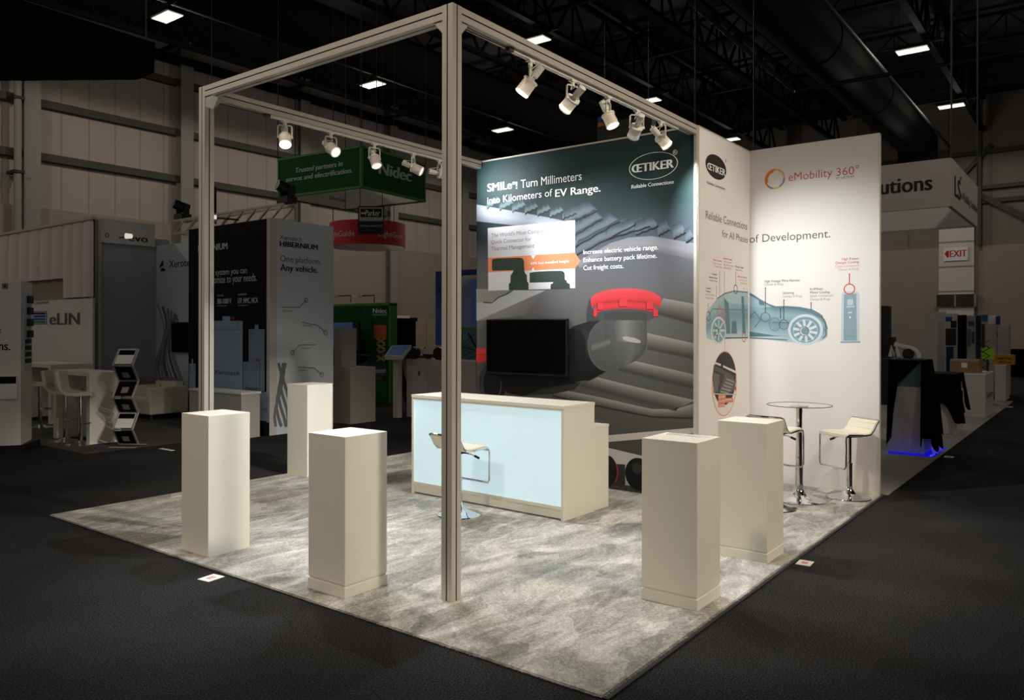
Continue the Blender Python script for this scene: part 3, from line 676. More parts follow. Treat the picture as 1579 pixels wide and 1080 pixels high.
for (p, c) in ((((176, 740), (215, 755), (212, 768), (172, 752)), (215, 212, 206)), (((228, 762), (312, 800), (310, 815), (228, 775)), (215, 212, 206)), (((168, 760), (300, 830), (290, 850), (165, 790)), (84, 80, 78)),
               (((168, 810), (205, 820), (200, 930), (165, 940)), (104, 100, 98)), (((240, 815), (312, 860), (300, 930), (205, 940), (215, 880)), (92, 90, 88)), (((205, 820), (240, 830), (205, 930), (195, 920)), (60, 58, 58))):
    ok_ = globals().get('ok_', .0032)+.00012; b.poly(PWn, [wc(*q) for q in p], c, ok_)
for k in range(5): b.line(PWn, [wc(250-k*10, 850+k*20), wc(300-k*8, 872+k*18)], .016, (150, 146, 142), .0042)
b.line(PWn, [wc(162, 945), wc(312, 950)], .012, (190, 186, 180), .0042)
for x0, y0, x1, y1 in ((196, 952, 245, 978), (196, 975, 292, 1006), (196, 1005, 240, 1034)): b.poly(PWn, [wc(x0, y0), wc(x1, y0-4), wc(x1, y1-6), wc(x0, y1)], (212, 128, 104), .0048)
for s, x0, y, x1 in (('Cell', 204, 974, 236), ('Sensing Module', 200, 1000, 284), ('Cooling', 202, 1028, 236)): b.text(PWn, s, *wc(x0, y), wc(x1, 0)[0], wc(0, y-14)[1], (245, 225, 210), .0052)
for p in (((200, 865), (206, 862), (206, 900)), ((300, 905), (312, 895), (310, 935))): b.poly(PWn, [wc(*q) for q in p], (200, 60, 60), .0046)
b.build('printed_picture', 'ink', t)

t = thing('graphic_wall', 'wide white wall with orange ring logo, car front and charging post behind the glass table', 'display wall', (X2+.025, -.67, .014))
MB().box((X2, -1.33, .014), (X2+.055, .05, 3.66)).build('panel', 'wall_fabric', t)
b = MB(); b.box((X2-.004, -1.336, .014), (X2+.06, -1.33, 3.664)); b.box((X2-.003, -1.336, 3.656), (X2+.058, .05, 3.667)); b.build('edge_trim', 'white_laminate', t)
b = MB(); OR = (205, 110, 92)
b.text(PWr, 'eMobility', *wl(765, 391), wl(1098, 0)[0], wl(0, 331)[1], OR, .003)
b.text(PWr, '360°', *wl(1128, 352), wl(1298, 0)[0], wl(0, 292)[1], OR, .003)
b.text(PWr, 'BY OETIKER', *wl(1128, 376), wl(1264, 0)[0], wl(0, 361)[1], (120, 116, 114), .003)
rc = wl(662, 374)
for k in range(36):
    a0_, a1_ = 2*pi*k/36, 2*pi*(k+1)/36; q = k/36
    c = (226, 128, 70) if 9 <= k < 22 else ((224, 186, 110) if k < 9 or k < 30 and k >= 26 else (140, 146, 150))
    w0 = .036 if 10 <= k < 20 else .02
    ca, ct = PWr.st(*rc); r0 = .112
    pt = lambda rr, a: (ca+rr*math.cos(a), ct+rr*math.sin(a))
    b.blend(PWr, [pt(r0, a0_), pt(r0, a1_)], [pt(r0-w0, a0_), pt(r0-w0, a1_)], [c, c], .003, st=True)
b.build('logo', 'ink', t)
b = MB(); b.text(PWr, 'of Development.', *wl(470, 858), wl(1082, 0)[0], wl(0, 800)[1], GT, .003); b.build('headline', 'ink', t)
b = MB()
sub(PWr, (('High Voltage Wire Harness', 494, 232, 720, 15), ('Clamps & Rings', 495, 252, 615, 14)), 0, CK)
sub(PWr, (('Steering', 612, 306, 682, 14), ('Clamps & Rings', 612, 328, 736, 14)), 0, CK)
sub(PWr, (('In-Wheel', 786, 281, 866, 14), ('Motor Cooling', 786, 303, 912, 14), ('Quick Connectors', 786, 325, 934, 14), ('Clamps & Rings', 786, 347, 914, 14)), 0, CK, 2)
sub(PWr, (('High Power', 990, 90, 1099, 15), ('Charger Cooling', 948, 114, 1099, 15), ('Quick Connectors', 948, 136, 1099, 14), ('Clamps & Rings', 966, 156, 1099, 14)), 0, RD, 2)
b.build('caption', 'ink', t)
b = MB()
up = [(391, 296), (430, 318), (470, 345), (520, 372), (565, 388), (640, 386), (720, 392), (800, 408), (850, 436), (882, 480), (897, 530)]
dn = [(391, 586), (430, 590), (470, 594), (520, 598), (565, 605), (640, 615), (720, 620), (800, 618), (850, 610), (882, 596), (897, 578)]
fadeblend(b, PWr, up, dn, [C3, C1, C2, C1, (190, 206, 212)], .002)
b.poly(PWr, [wc(*p) for p in ((391, 310), (470, 352), (540, 388), (470, 395), (391, 385))], (160, 188, 198), .0026)
b.poly(PWr, [wc(*p) for p in ((455, 345), (490, 360), (495, 380), (462, 375))], C3, .0028)
b.poly(PWr, [wc(*p) for p in ((391, 545), (560, 572), (640, 575), (391, 580))], C3, .0028)
for q in (up, [(560, 392), (700, 398), (800, 425), (880, 470)], [(391, 470), (430, 420), (470, 470), (430, 520)], [(540, 488), (690, 492), (850, 495)], [(391, 586), (640, 600)], [(860, 440), (884, 500), (889, 570), (866, 592)]):
    lk = globals().get('lk', .003)+.00035; b.line(PWr, [wc(*p) for p in q], .012, C3, lk)
b.ell(PWr, *wc(560, 500), 9, 10.5, C3, 0.0056, 30, ru2=8); b.ell(PWr, *wc(560, 500), 6, 7, C2, 0.0056, 30, ru2=5.2)
b.ell(PWr, *wc(755, 535), 27, 24, (206, 218, 222), 0.0060, 44, ru2=22.6); b.ell(PWr, *wc(755, 538), 22.6, 20, C2, 0.0058, 44); b.ell(PWr, *wc(755, 540), 20, 18, C1, 0.0059, 44, ru2=17)
for k in range(10):
    a = k*pi/5+.2; b.line(PWr, [wc(755+26*math.cos(a), 542+24*math.sin(a)), wc(755+78*math.cos(a), 542+72*math.sin(a))], .028, (212, 222, 224), 0.0062)
for x, y, r in ((500, 454, 31), (618, 502, 32), (748, 544, 32)): b.ell(PWr, *wc(x, y), r/4.155, r/4.155, (92, 84, 92), 0.0068, 36, ru2=(r-4)/4.155)
for x, y0, y1 in ((500, 268, 424), (618, 345, 470), (793, 362, 410), (597, 400, 462)): b.line(PWr, [wc(x, y0), wc(x, y1)], .008, CK, 0.0066); b.ell(PWr, *wc(x, y0), 1, 1, CK, 0.0068, 12)
b.build('printed_car', 'ink', t)
b = MB()
b.poly(PWr, [wc(*p) for p in ((985, 615), (988, 305), (1000, 290), (1088, 290), (1103, 310), (1102, 615))], (198, 208, 216), .002)
b.poly(PWr, [wc(*p) for p in ((1000, 605), (1003, 308), (1082, 302), (1086, 605))], (142, 168, 178), .0026)
b.poly(PWr, [wc(*p) for p in ((1024, 340), (1062, 338), (1062, 376), (1024, 378))], (190, 206, 212), .0032)
b.poly(PWr, [wc(*p) for p in ((980, 610), (1108, 608), (1108, 618), (980, 620))], (150, 170, 180), .003)
b.line(PWr, [wc(1018, 388), wc(1070, 385)], .014, (190, 206, 212), .0032); b.line(PWr, [wc(1030, 425), wc(1056, 424)], .014, (205, 216, 220), .0032); b.ell(PWr, *wc(1042, 455), 1.6, 1.6, (225, 230, 232), .0032, 14)
b.line(PWr, [wc(1012, 578), wc(1075, 576)], .008, (120, 148, 158), .0032)
b.ell(PWr, *wc(1038, 274), 37/4.155, 35/4.155, (214, 100, 84), .0040, 40, ru2=30/4.155); b.line(PWr, [wc(1038, 178), wc(1038, 240)], .012, (220, 110, 120), .0038); b.ell(PWr, *wc(1038, 178), 1, 1, (190, 70, 90), .004, 12)
b.build('printed_charger', 'ink', t)

# ---- pedestals
def pedestal(loc, label, h, w=.352, d=.352, plinth=True):
    t = local('pedestal', label, 'pedestal', 'white display pedestals')
    if plinth:
        MB().box((0, 0, .078), (w, d, h)).build('body', 'white_laminate', t, bevel=.0025)
        MB().box((.006, .006, .066), (w-.006, d-.006, .08)).build('shadow_gap', 'white_paint', t)
        MB().box((-.003, -.003, 0), (w+.003, d+.003, .066)).build('plinth', 'white_laminate', t, bevel=.002)
    else: MB().box((0, 0, 0), (w, d, h)).build('body', 'white_laminate', t, bevel=.0025)
    return place(t, (*loc, .014))
pedestal((-.375, 2.022), 'white pedestal at the left carpet edge, in front of the thin far post', 1.028, .345, .36, False)
pedestal((-.352, .562), 'white pedestal just left of the tall near corner post', .996)
pedestal((2.03, 3.967), 'farthest white pedestal, at the back left carpet edge', 1.036, .36, .36, False)
pedestal((.768, -1.245), 'nearest right white pedestal with a small clear sheet on its top', .992, .345, .365)
pedestal((1.96, -1.245), 'white pedestal in front of the bar stool and the round picture', .992, .345, .37)
t = tag(MB().box((1.0, -1.19, 1.0075), (1.085, -.93, 1.0105)).build('acrylic_sheet', 'clear_acrylic', org=(1.04, -1.06, 1.0075)), 'small clear sheet lying on the nearest right pedestal', 'sheet')

# ---- reception counter with a light box front
t = local('reception_counter', 'long cream reception counter with glowing white front panel and lower back shelf', 'counter')
LN, DP, HT, D2, H2 = 1.885, .485, 1.0, .275, .775
b = MB(); b.box((0, -.0, 0), (DP, .03, HT-.03)); b.build('side_panel', 'white_laminate', t, bevel=.002)
b = MB(); b.box((0, LN-.03, 0), (DP, LN, HT-.03)); b.build('side_panel', 'white_laminate', t, bevel=.002)
MB().box((-.003, -.003, HT-.03), (DP+.003, LN+.003, HT)).build('top', 'white_laminate', t, bevel=.002)
MB().box((DP-.03, .03, 0), (DP-.002, LN-.03, HT-.03)).build('back_panel', 'white_laminate', t)
MB().box((.018, .03, .015), (.04, LN-.03, .088)).build('kick_plate', 'white_laminate', t)
b = MB(); b.box((.004, .03, .092), (.03, LN-.03, .122)); b.box((.004, .03, HT-.048), (.03, LN-.03, HT-.03)); b.build('front_rail', 'white_laminate', t)
MB().box((.008, .03, .122), (.022, LN-.03, HT-.048)).build('light_panel', 'light_panel', t)
b = MB(); b.box((DP+.003, .02, 0), (DP+D2, LN-.02, H2-.025)); b.build('shelf_body', 'white_laminate', t, bevel=.002)
MB().box((DP+.004, .016, H2-.025), (DP+D2+.003, LN-.016, H2)).build('shelf_top', 'white_laminate', t, bevel=.002)
place(t, (2.095, .572, .014), R(-1.6))

# ---- bar stools
def bar_stool(label, seat=.655, foot=.33):
    t = local('bar_stool', label, 'stool', 'white chrome bar stools on the stand')
    z = seat; w = .175
    prof = [(.195, z-.035), (.19, z-.012), (.165, z), (.08, z-.004), (-.02, z-.012), (-.09, z-.008), (-.13, z+.03), (-.165, z+.085), (-.19, z+.115)]
    top = [Vector((x, 0, q)) for x, q in prof]; rows = []
    for i, p in enumerate(top):
        d = (top[min(i+1, len(top)-1)]-top[max(i-1, 0)]).normalized(); nn = Vector((d.z, 0, -d.x)) * (-1 if d.x > 0 else 1)
        nn = Vector((-d.z, 0, d.x)); nn = nn if nn.z > 0 else -nn
        rows.append((p+nn*.014, p-nn*.010))
    b = MB()
    for i in range(len(rows)-1):
        (u0, l0), (u1, l1) = rows[i], rows[i+1]
        W_ = lambda p, y: Vector((p.x, y, p.z))
        b._add([W_(l0, -w), W_(l0, w), W_(l1, w), W_(l1, -w), W_(u0, -w), W_(u0, w), W_(u1, w), W_(u1, -w)], [(0, 1, 2, 3), (7, 6, 5, 4), (0, 4, 5, 1), (1, 5, 6, 2), (2, 6, 7, 3), (3, 7, 4, 0)])
    b.build('seat', 'cream_leather', t, bevel=.004)
    b = MB(); fz = seat-foot
    side = [(-.19, z+.118), (-.165, z+.083), (-.13, z+.026), (-.09, z-.012), (-.02, z-.018), (.08, z-.010), (.165, z-.006), (.192, z-.018), (.202, z-.045), (.204, fz+.03), (.196, fz+.008), (.180, fz)]
    loop = [Vector((x, -w-.006, q)) for x, q in side]
    loop += [Vector((.18, w+.006, fz))] if False else []
    L_ = [Vector((x, -w-.006, q)) for x, q in side[:-2]]+[Vector((.204, -w+.01, fz)), Vector((.204, w-.01, fz))]+[Vector((x, w+.006, q)) for x, q in side[:-2][::-1]]
    L_ += [Vector((-.196, w-.02, z+.128)), Vector((-.196, -w+.02, z+.128))]
    b.tube(L_, .0095, 8, closed=True); b.build('frame_loop', 'chrome', t, smooth=True)
    b = MB(); b.cyl((0, 0, .06), (0, 0, seat*.52), .029, n=24); b.cyl((0, 0, seat*.52), (0, 0, seat*.535), .033, n=24); b.cyl((0, 0, seat*.535), (0, 0, seat-.05), .021, n=24); b.cyl((0, 0, .055), (0, 0, .075), .04, n=24)
    b.build('column', 'chrome', t, smooth=True)
    b = MB(); b.box((-.09, -.09, seat-.045), (.11, .09, seat-.024)); b.build('seat_plate', 'steel_dark', t)
    b = MB(); b.tube([(.0, -.02, seat-.045), (.05, -.10, seat-.06), (.07, -.13, seat-.075)], .006, 8); lv = b.build('lever', 'chrome', t)
    k = MB(); k.cyl((.068, -.125, seat-.072), (.088, -.165, seat-.092), .011, n=12); k.build('lever_grip', 'black_plastic', lv)
    MB().lathe((0, 0, 0), [(0, 0), (.2, 0), (.203, .006), (.198, .012), (.14, .026), (.085, .045), (.05, .07), (.034, .095), (.03, .12), (0, .12)], 40).build('base', 'chrome', t, smooth=True)
    return t
place(bar_stool('white bar stool at the counter, partly behind the near corner post', .605, .325), (1.735, 1.455, .014), R(-4))
place(bar_stool('white bar stool at the right of the glass table, beside the wall end'), (4.62, -1.135, .014), R(146))
place(bar_stool('white bar stool mostly hidden behind the right rear pedestal', .74, .36), (3.72, -.70, .014), R(-8))
# ---- glass bistro table
t = local('bistro_table', 'round glass top table on a chrome column before the white car wall', 'table')
MB().lathe((0, 0, .925), [(0, 0), (.298, 0), (.302, .004), (.302, .006), (.298, .010), (0, .010)], 56).build('table_top', 'table_glass', t, smooth=True)
b = MB(); b.tube([(.3015*math.cos(a), .3015*math.sin(a), .930) for a in [2*pi*k/60 for k in range(60)]], .0035, 6, closed=True); b.build('rim', 'steel_dark', t)
b = MB(); b.cyl((0, 0, .07), (0, 0, .46), .036, n=28); b.cyl((0, 0, .46), (0, 0, .925), .031, n=28); b.cyl((0, 0, .912), (0, 0, .9245), .09, n=28); b.build('column', 'chrome', t, smooth=True)
MB().lathe((0, 0, 0), [(0, 0), (.245, 0), (.248, .007), (.24, .014), (.17, .03), (.1, .055), (.06, .085), (.042, .12), (.038, .16), (0, .16)], 44).build('base', 'chrome', t, smooth=True)
place(t, (4.21, -.775, .014))

# ---- track lights
def track_light(x, y, target, power, label, lit=True, side=1, ang=58):
    p = Vector((x, y, H-T-.024)); t = thing('track_light', label, 'spotlight', p, 0, 'white track spotlights under the frame beams')
    pv = p-UP*.145; a = (Vector(target)-pv).normalized()
    hz = Vector((a.x, a.y, 0)); hz = hz.normalized() if hz.length > .05 else Vector((1, 0, 0)); w = Vector((-hz.y, hz.x, 0))
    b = MB(); b.box(p+Vector((-.032, -.017, -.012)), p+Vector((.032, .017, 0))); b.cyl(p-UP*.045, p-UP*.01, .016, n=14); b.build('adapter', 'lamp_white', t)
    b = MB(); q = [pv+w*.062, p+w*.062-UP*.05, p+w*.05-UP*.04, p-w*.05-UP*.04, p-w*.062-UP*.05, pv-w*.062]
    for i in range(5): b.beam(q[i], q[i+1], .012, .007)
    for sg in (1, -1): b.cyl(pv+w*.052*sg, pv+w*.07*sg, .011, n=12)
    b.build('yoke', 'lamp_white', t)
    s = pv-a*.01; b = MB()
    ringpts = lambda c, r: None
    b.cyl(s, s+a*.012, .056, .056, 28); b.build('ring', 'lamp_white', t, smooth=True)
    b = MB(); b.cyl(s+a*.012, s+a*.108, .050, .0525, 28, caps=False); b.cyl(s+a*.108, s+a*.116,   .0545, .049, 28, caps=False)
    b.cyl(s+a*.0122, s+a*.0125, .049, n=28)
    can = b.build('reflector_can', 'can_frost', t, smooth=True)
    b = MB(); b.cyl(s+a*.104, s+a*.1065, .049, n=28); b.build('lens', 'lens_lit' if lit else 'lens_dim', can)
    b = MB(); b.cyl(s-a*.115, s-a*.03, .03, .027, 16); b.cyl(s-a*.03, s-a*.012, .018, .02, 12)
    for sg in (1, -1): b.beam(s-a*.035+w*.02*sg, s+w*.045*sg, .008, .004)
    b.build('lamp_holder', 'lamp_white', t, smooth=True)
    c = s-a*.11; b = MB(); b.tube([c, c+UP*.03+w*.02, p-UP*.075+w*.02, p-UP*.03], .004, 6); b.build('cord', 'lamp_white', t)
    l = bpy.data.lights.new('beam', 'SPOT'); l.energy = power; l.spot_size = R(ang); l.spot_blend = 1; l.color = (.93, .97, 1); l.shadow_soft_size = .03
    o = bpy.data.objects.new('beam', l); COL.objects.link(o); o.parent = t; o.location = s+a*.125-p; aim(o, a)
yr, yl = T/2, WD-T/2
track_light(.864, yr, (-.2, 1.9, .6), 290, 'first spotlight from the near corner post under the right beam, aimed left', True, 1, 62)
track_light(1.405, yr, (2.15, 4.1, .7), 620, 'second spotlight from the near corner post under the right beam', True, 1, 40)
track_light(1.934, yr, (2.2, -1.0, .9), 150, 'third spotlight from the near corner post under the right beam', True, 1, 80)
track_light(2.415, yr, (3.5, 1.5, 1.9), 110, 'fourth spotlight under the right beam, turned away with its open back showing', False, 1, 85)
track_light(2.867, yr, (4.85, -.75, 1.8), 230, 'spotlight under the right beam nearest the dark wall, above the oval logo', True, 1, 80)
track_light(.813, yl, (-.3, 1.0, .6), 170, 'bright spotlight under the left beam nearest the far left post', True, 1, 75)
track_light(1.338, yl, (.9, -1.0, 1.0), 190, 'second spotlight from the far left post under the left beam', False, 1, 70)
track_light(1.894, yl, (1.4, .9, .2), 240, 'third spotlight from the far left post under the left beam', False, 1, 85)
track_light(2.452, yl, (4.5, -.9, 1.3), 235, 'fourth spotlight from the far left post, before the green sign', False, 1, 60)
track_light(2.86, yl, (3.56, 2.4, 3.3), 75, 'spotlight under the left beam nearest the dark wall, tilted sideways', False, 1, 95)

# ---- floor markers
for (x, y, w, d, lab) in ((2.18, -1.44, .13, .10, 'small white floor card with pink print by the right carpet edge'), (-.60, 1.62, .13, .11, 'small grey floor card with pink print left of the carpet edge'),
                          (8.18, -1.50, .14, .11, 'white floor card on the dark aisle beside the blue lit floor'), (16.7, -1.44, .22, .16, 'farthest white floor card by the far white cabinets')):
    t = thing('floor_card', lab, 'floor card', (x, y, .002), R(random.uniform(-8, 8)))
    o0 = Vector((x, y, .002)); b = MB(); b.box((x-w/2, y-d/2, .001), (x+w/2, y+d/2, .004)); b.build('card', 'paper', t)
    b = MB()
    for k in (-.02, 0, .02): b.box((x+k-.006, y-.022, .004), (x+k+.006, y+.022, .005))
    b.build('print', 'pink_print', t)

# ================================================================== NEIGHBOURING STANDS, LEFT
def front_box(pl, x0, y0, x1, z0, z1, depth, m=0, b=None):
    """box whose front lies on plane pl between two pixel columns, going back by depth"""
    a0, a1 = pl.st(x0, y0)[0], pl.st(x1, y0)[0]; b = b or MB(); b.slab(pl, a0, a1, z0, z1, -depth, 0, m); return b
def zat(pl, u, v): return pl.st(u, v)[1]

# black hanging banner, top left
e1, e0 = at(239, 66, 12.0), at(-40, -24, 9.7); b1, b0 = at(238, 112, 12.0), at(-40, 112, 9.9)
t = thing('hanging_banner', 'huge black cloth banner hanging under the roof at top left', 'banner', b1)
dv = Vector((.02, .55, 0)); b = MB(); rowsF = []
for i in range(25):
    f = i/24; tp = e1.lerp(e0, f); bt = b1.lerp(b0, f); wv = Vector((0, 1, 0))*.015*math.sin(f*31)
    rowsF.append([tp, tp.lerp(bt, .5)+wv*.5, bt+wv, bt+dv+wv, tp.lerp(bt, .5)+dv, tp+dv, tp])
b.grid(rowsF); b._add(rowsF[0][:6], [(0, 1, 2, 3, 4, 5)]); b.build('banner_cloth', 'black_cloth', t)
b = MB(); q = e1.lerp(e0, .06); b.cyl(q, q+UP*8, .008, n=6); b.build('suspension_wire', 'steel_dark', t)

# white tower with fine print at the left edge
c0 = gp(32, 698); sd = (FW*.55-RT*.19); fd = (RT*.55+FW*.19).normalized(); PTw = Plane(c0, fd); PTs = Plane(c0, sd)
hT = 2.33; bl = c0-fd*1.1; t = thing('equipment_tower', 'tall white equipment tower cut by the left edge of the photo', 'tower', c0)
sdn = sd.normalized(); q = [bl, c0, c0+sdn*.58, bl+sdn*.58]
b = MB(); b.hexa([p+UP*.1 for p in q], [p+UP*hT for p in q]); b.build('body', 'white_paint', t)
q2 = [bl+fd*.05+sdn*.05, c0+sdn*.03+fd*.04, c0+sdn*.62+fd*.1, bl+sdn*.5]; b = MB(); b.hexa([p+UP*.003 for p in q2], [p+UP*.1 for p in q2]); b.build('skirt', 'black_plastic', t)
b = MB(); b.text(PTw, 'ns.', -2, 540.5, 16, 526.5, (30, 30, 32), .003, bold=.04); b.text(PTw, 'f', -3, 519, 2, 508, (30, 30, 32), .003, bold=.04); b.build('lettering', 'ink', t)
b = MB(); b.poly(PTw, ((3, 437), (12.5, 437), (12.5, 446), (3, 446)), (120, 120, 120), .002); b.ell(PTw, 7.5, 441.5, 2, 2, (30, 30, 32), .004, 14); b.build('badge', 'ink', t)
b = MB(); a0, t0 = PTs.st(35, 572); a1, t1 = PTs.st(47.5, 451); b.slab(PTs, a0, a1, t0, t1, 0, .01, 1)
for k in range(4): b.slab(PTs, a0+.08, a1-.08, t0+.1+k*.09, t0+.16+k*.09, .01, .03, 0); b.slab(PTs, a1-.26, a1-.06, t1-.16-k*.16, t1-.06-k*.16, .01, .05, 0)
b.build('device_panel', ['steel_dark', 'grey_print'], t)
t = thing('leaflet_holder', 'leaflet holder with white leaflets on the white tower at the left edge', 'leaflet holder', PTw.p(13, 598))
a0, t0 = PTw.st(-6, 616); a1, t1 = PTw.st(27, 580); b = MB(); b.slab(PTw, a0, a1, t0, t1, .003, .03); b.build('tray', 'paper', t)
b = MB(); b.slab(PTw, a0+.01, a1-.01, t1-.1, t1-.005, .031, .034); b.build('print', 'black_print', t)

# drape wall and the lettered panel
XD = 3.525; PD = PX(XD)
t = thing('drape_wall', 'pale pleated drape wall left of the plain white header', 'drape wall', (XD, 13.5, 0))
b = MB(); rowsF = []
yA, yB = PD.st(98, 400)[0], PD.st(145, 400)[0]; zl = zat(PD, 98, 460); zh = 3.78
def drape(s0, s1, z0, k):
    R_ = []
    for i in range(k*10+1):
        s = s0+(s1-s0)*i/(k*10); d = .05*abs(math.sin(i/10*pi))**.6
        R_.append([PD.p3(s, z0, d), PD.p3(s, z0+(zh-z0)*.5, d), PD.p3(s, zh-.04, d*.8), PD.p3(s, zh, .02)])
    return R_
MB().grid(drape(-17.4, yA, zat(PD, 60, 433), 7)).build('drape', 'drape_white', t)
MB().grid(drape(yA, yB-.02, zl, 3)).build('drape', 'drape_white', t)
b = MB(); b.slab(PD, -17.4, yB, zh, zh+.05, -.05, .06); b.build('rail', 'aluminium', t)
b = MB(); b.slab(PD, -17.4, yB, .0, zh, -.08, -.03); b.build('back_panel', 'plaster', t)
t = thing('lettered_partition', 'grey white panel with striped square logo and large grey letters', 'panel', (XD-.1, 14, 0))
PE = PX(XD-.12); a0, a1 = PE.st(20, 500)[0], PE.st(143, 500)[0]
b = MB(); b.slab(PE, a0, a1, 0, zat(PE, 143, 460), -.04, 0); b.build('board', 'white_paint', t)
b = MB(); b.text(PE, 'eLIN', 76, 501, 123.5, 483.5, (95, 88, 82), .003, bold=.05); b.build('lettering', 'ink', t)
b = MB(); b.poly(PE, ((50.5, 480), (72.5, 480), (72.5, 500.5), (50.5, 500.5)), (25, 25, 60), .002); b.poly(PE, ((51.5, 481), (71.5, 481), (71.5, 499.5), (51.5, 499.5)), (215, 215, 215), .004)
for k, c in enumerate(((25, 30, 90), (30, 60, 150), (30, 90, 140), (40, 140, 70))): b.poly(PE, ((52.5, 482+k*4.4), (70.5, 482+k*4.4), (70.5, 485.3+k*4.4), (52.5, 485.3+k*4.4)), c, .006)
b.ell(PE, 49.5, 467.5, 2.4, 2.4, (150, 40, 40), .003, 4); b.text(PE, 'LINAMAR', 54, 469.5, 76, 465.5, (110, 105, 100), .003, bold=.04); b.build('logo', 'ink', t)

# header wall, blue grey panel, wall with marble print
YE = 12.40; PH = PY(YE); PB = PY(12.52)
t = thing('header_wall', 'white header and post with black letters over a blue grey wall', 'display wall', (4.2, 12.5, 0))
a0 = PH.st(143.5, 400)[0]; ap = PH.st(156, 400)[0]; a1 = PH.st(239, 400)[0]; zt = 3.83; zb_ = zat(PH, 150, 373)
MB().slab(PH, a0, ap, 0, zt, -.12, 0).build('post', 'white_paint', t)
MB().slab(PH, ap, a1, zb_, zt, -.1, 0).build('header', 'white_paint', t)
a2 = PB.st(240, 450)[0]; MB().slab(PB, ap-.05, a2+.3, 0, 3.55, -.05, 0).build('panel', 'blue_grey_print', t)
b = MB(); b.text(PH, 'evo', 198, 371.5, 228, 361, (22, 22, 26), .003, bold=.03); b.text(PH, 'v', 192, 369, 198, 362, (22, 22, 26), .003); b.ell(PH, 165, 363, 3.4, 3.8, (130, 128, 124), .003, 18, ru2=1.6); b.build('lettering', 'ink', t)
t = thing('arm_light', 'small bright arm light on the white header', 'light', PH.p(184, 366, .3)); b = MB(); b.cyl(PH.p(184, 367, .02), PH.p(184, 366, .38), .015, n=8); b.build('arm', 'steel_dark', t)
b = MB(); b.cyl(PH.p(180, 366, .36), PH.p(189, 366.5, .36), .055, .045, n=12); b.build('lamp', 'bay_lens', t)
XX = a2; PXw = PX(XX)
t = thing('marble_print_wall', 'pale wall with swirling grey print and triangle logo behind the sofas', 'display wall', (XX, 11.4, 0))
sR = -9.76; MB().slab(PXw, -12.50, sR, 0, 3.4, -.05, 0).build('panel', 'grey_print', t)
b = MB()
b.text(PXw, 'Xerotech', 261, 413, 303, 402, (28, 30, 44), .004); b.poly(PXw, ((245, 414), (251.5, 400), (252.5, 409)), (20, 20, 30), .004); b.poly(PXw, ((247, 418), (255, 418.5), (255, 415), (250, 413)), (20, 20, 30), .004); b.build('logo', 'ink', t)
b = MB()
for k in range(9):
    pts = [(243+k*4+10*math.sin(j*.55+k*.4), 470+j*14+k*3) for j in range(11)]
    b.line(PXw, pts, .05+.03*(k % 3), (112, 114, 114) if k % 2 else (160, 160, 156), .002+.0008*k)
b.build('printed_graphic', 'ink', t)
t = thing('television', 'black television on the swirl printed wall above the white armchair', 'television', PXw.p(281, 543, .02)); a0, t0 = PXw.st(270, 543); a1, t1 = PXw.st(308, 497)
cs_ = MB().slab(PXw, a0, a1, t0, t1, .015, .08).build('casing', 'black_plastic', t); MB().slab(PXw, a0+.03, a1-.03, t0+.03, t1-.03, .08, .083).build('screen', 'black_gloss', cs_)
MB().slab(PXw, a0+.3, a1-.3, t0+.2, t1-.2, .003, .015).build('bracket', 'steel_dark', t)

# black and grey exhibit tower
PK, PG = PX(3.95), PY(7.338)
t = thing('exhibit_tower', 'black and grey exhibit tower with battery pictures behind the far left post', 'tower', (4.7, 8.6, 0))
xr = PG.st(514.5, 352)[0]; xs = PG.st(427, 400)[0]; zT = 3.43
MB().box((3.95, 7.42, 0), (4.02, 9.7, zT)).build('black_panel', 'black_print', t)
MB().box((3.94, 7.338, 0), (xs, 7.418, zT+.01)).build('corner_strip', 'warm_white', t)
MB().box((xs, 7.342, 0), (xr, 7.40, zT)).build('grey_panel', 'grey_print', t)
MB().box((4.03, 7.42, zT-.05), (xr, 9.7, zT-.01)).build('top_panel', 'steel_dark', t); MB().box((xr-.05, 7.41, 0), (xr, 9.7, zT-.05)).build('back_panel', 'grey_cabinet', t)
LW = (205, 206, 210); b = MB()
b.text(PK, 'Xerotech', 309, 379.5, 331, 372.5, (150, 150, 155), .003); b.text(PK, 'HIBERNIUM', 306, 389, 351, 379.5, LW, .003, bold=.045)
b.text(PK, 'battery system you can', 309, 426.5, 381, 417.5, LW, .003); b.text(PK, 'customize to your needs.', 318, 438, 396, 427, LW, .003)
b.text(PK, 'VOLTAGE', 335, 457.5, 345, 455, LW, .003); b.text(PK, '300-1000 V', 335, 469, 357, 461, LW, .003, bold=.04); b.text(PK, 'CHEMISTRY', 367, 456, 381, 453, LW, .003)
b.text(PK, 'LFP, NMC, NCA', 367, 468, 398, 460, LW, .003, bold=.04); b.text(PK, 'kWh', 317, 471, 325, 463, LW, .003, bold=.04); b.line(PK, [(335, 472), (350, 471.6)], .012, (150, 150, 150), .003); b.line(PK, [(367, 471.5), (383, 471)], .012, (150, 150, 150), .003)
b.build('lettering', 'ink', t)
b = MB(); NV = (24, 28, 50)
b.text(PG, 'Xerotech', 431, 369, 465, 362, (95, 98, 104), .003, bold=-.006); b.text(PG, 'HIBERNIUM', 431, 379.5, 490, 371.5, NV, .003, bold=.05)
b.text(PG, 'One platform.', 432, 403, 495, 393.5, (105, 106, 108), .003, bold=-.006); b.text(PG, 'Any vehicle.', 432, 417, 490, 407, NV, .003, bold=.03); b.build('lettering', 'ink', t)
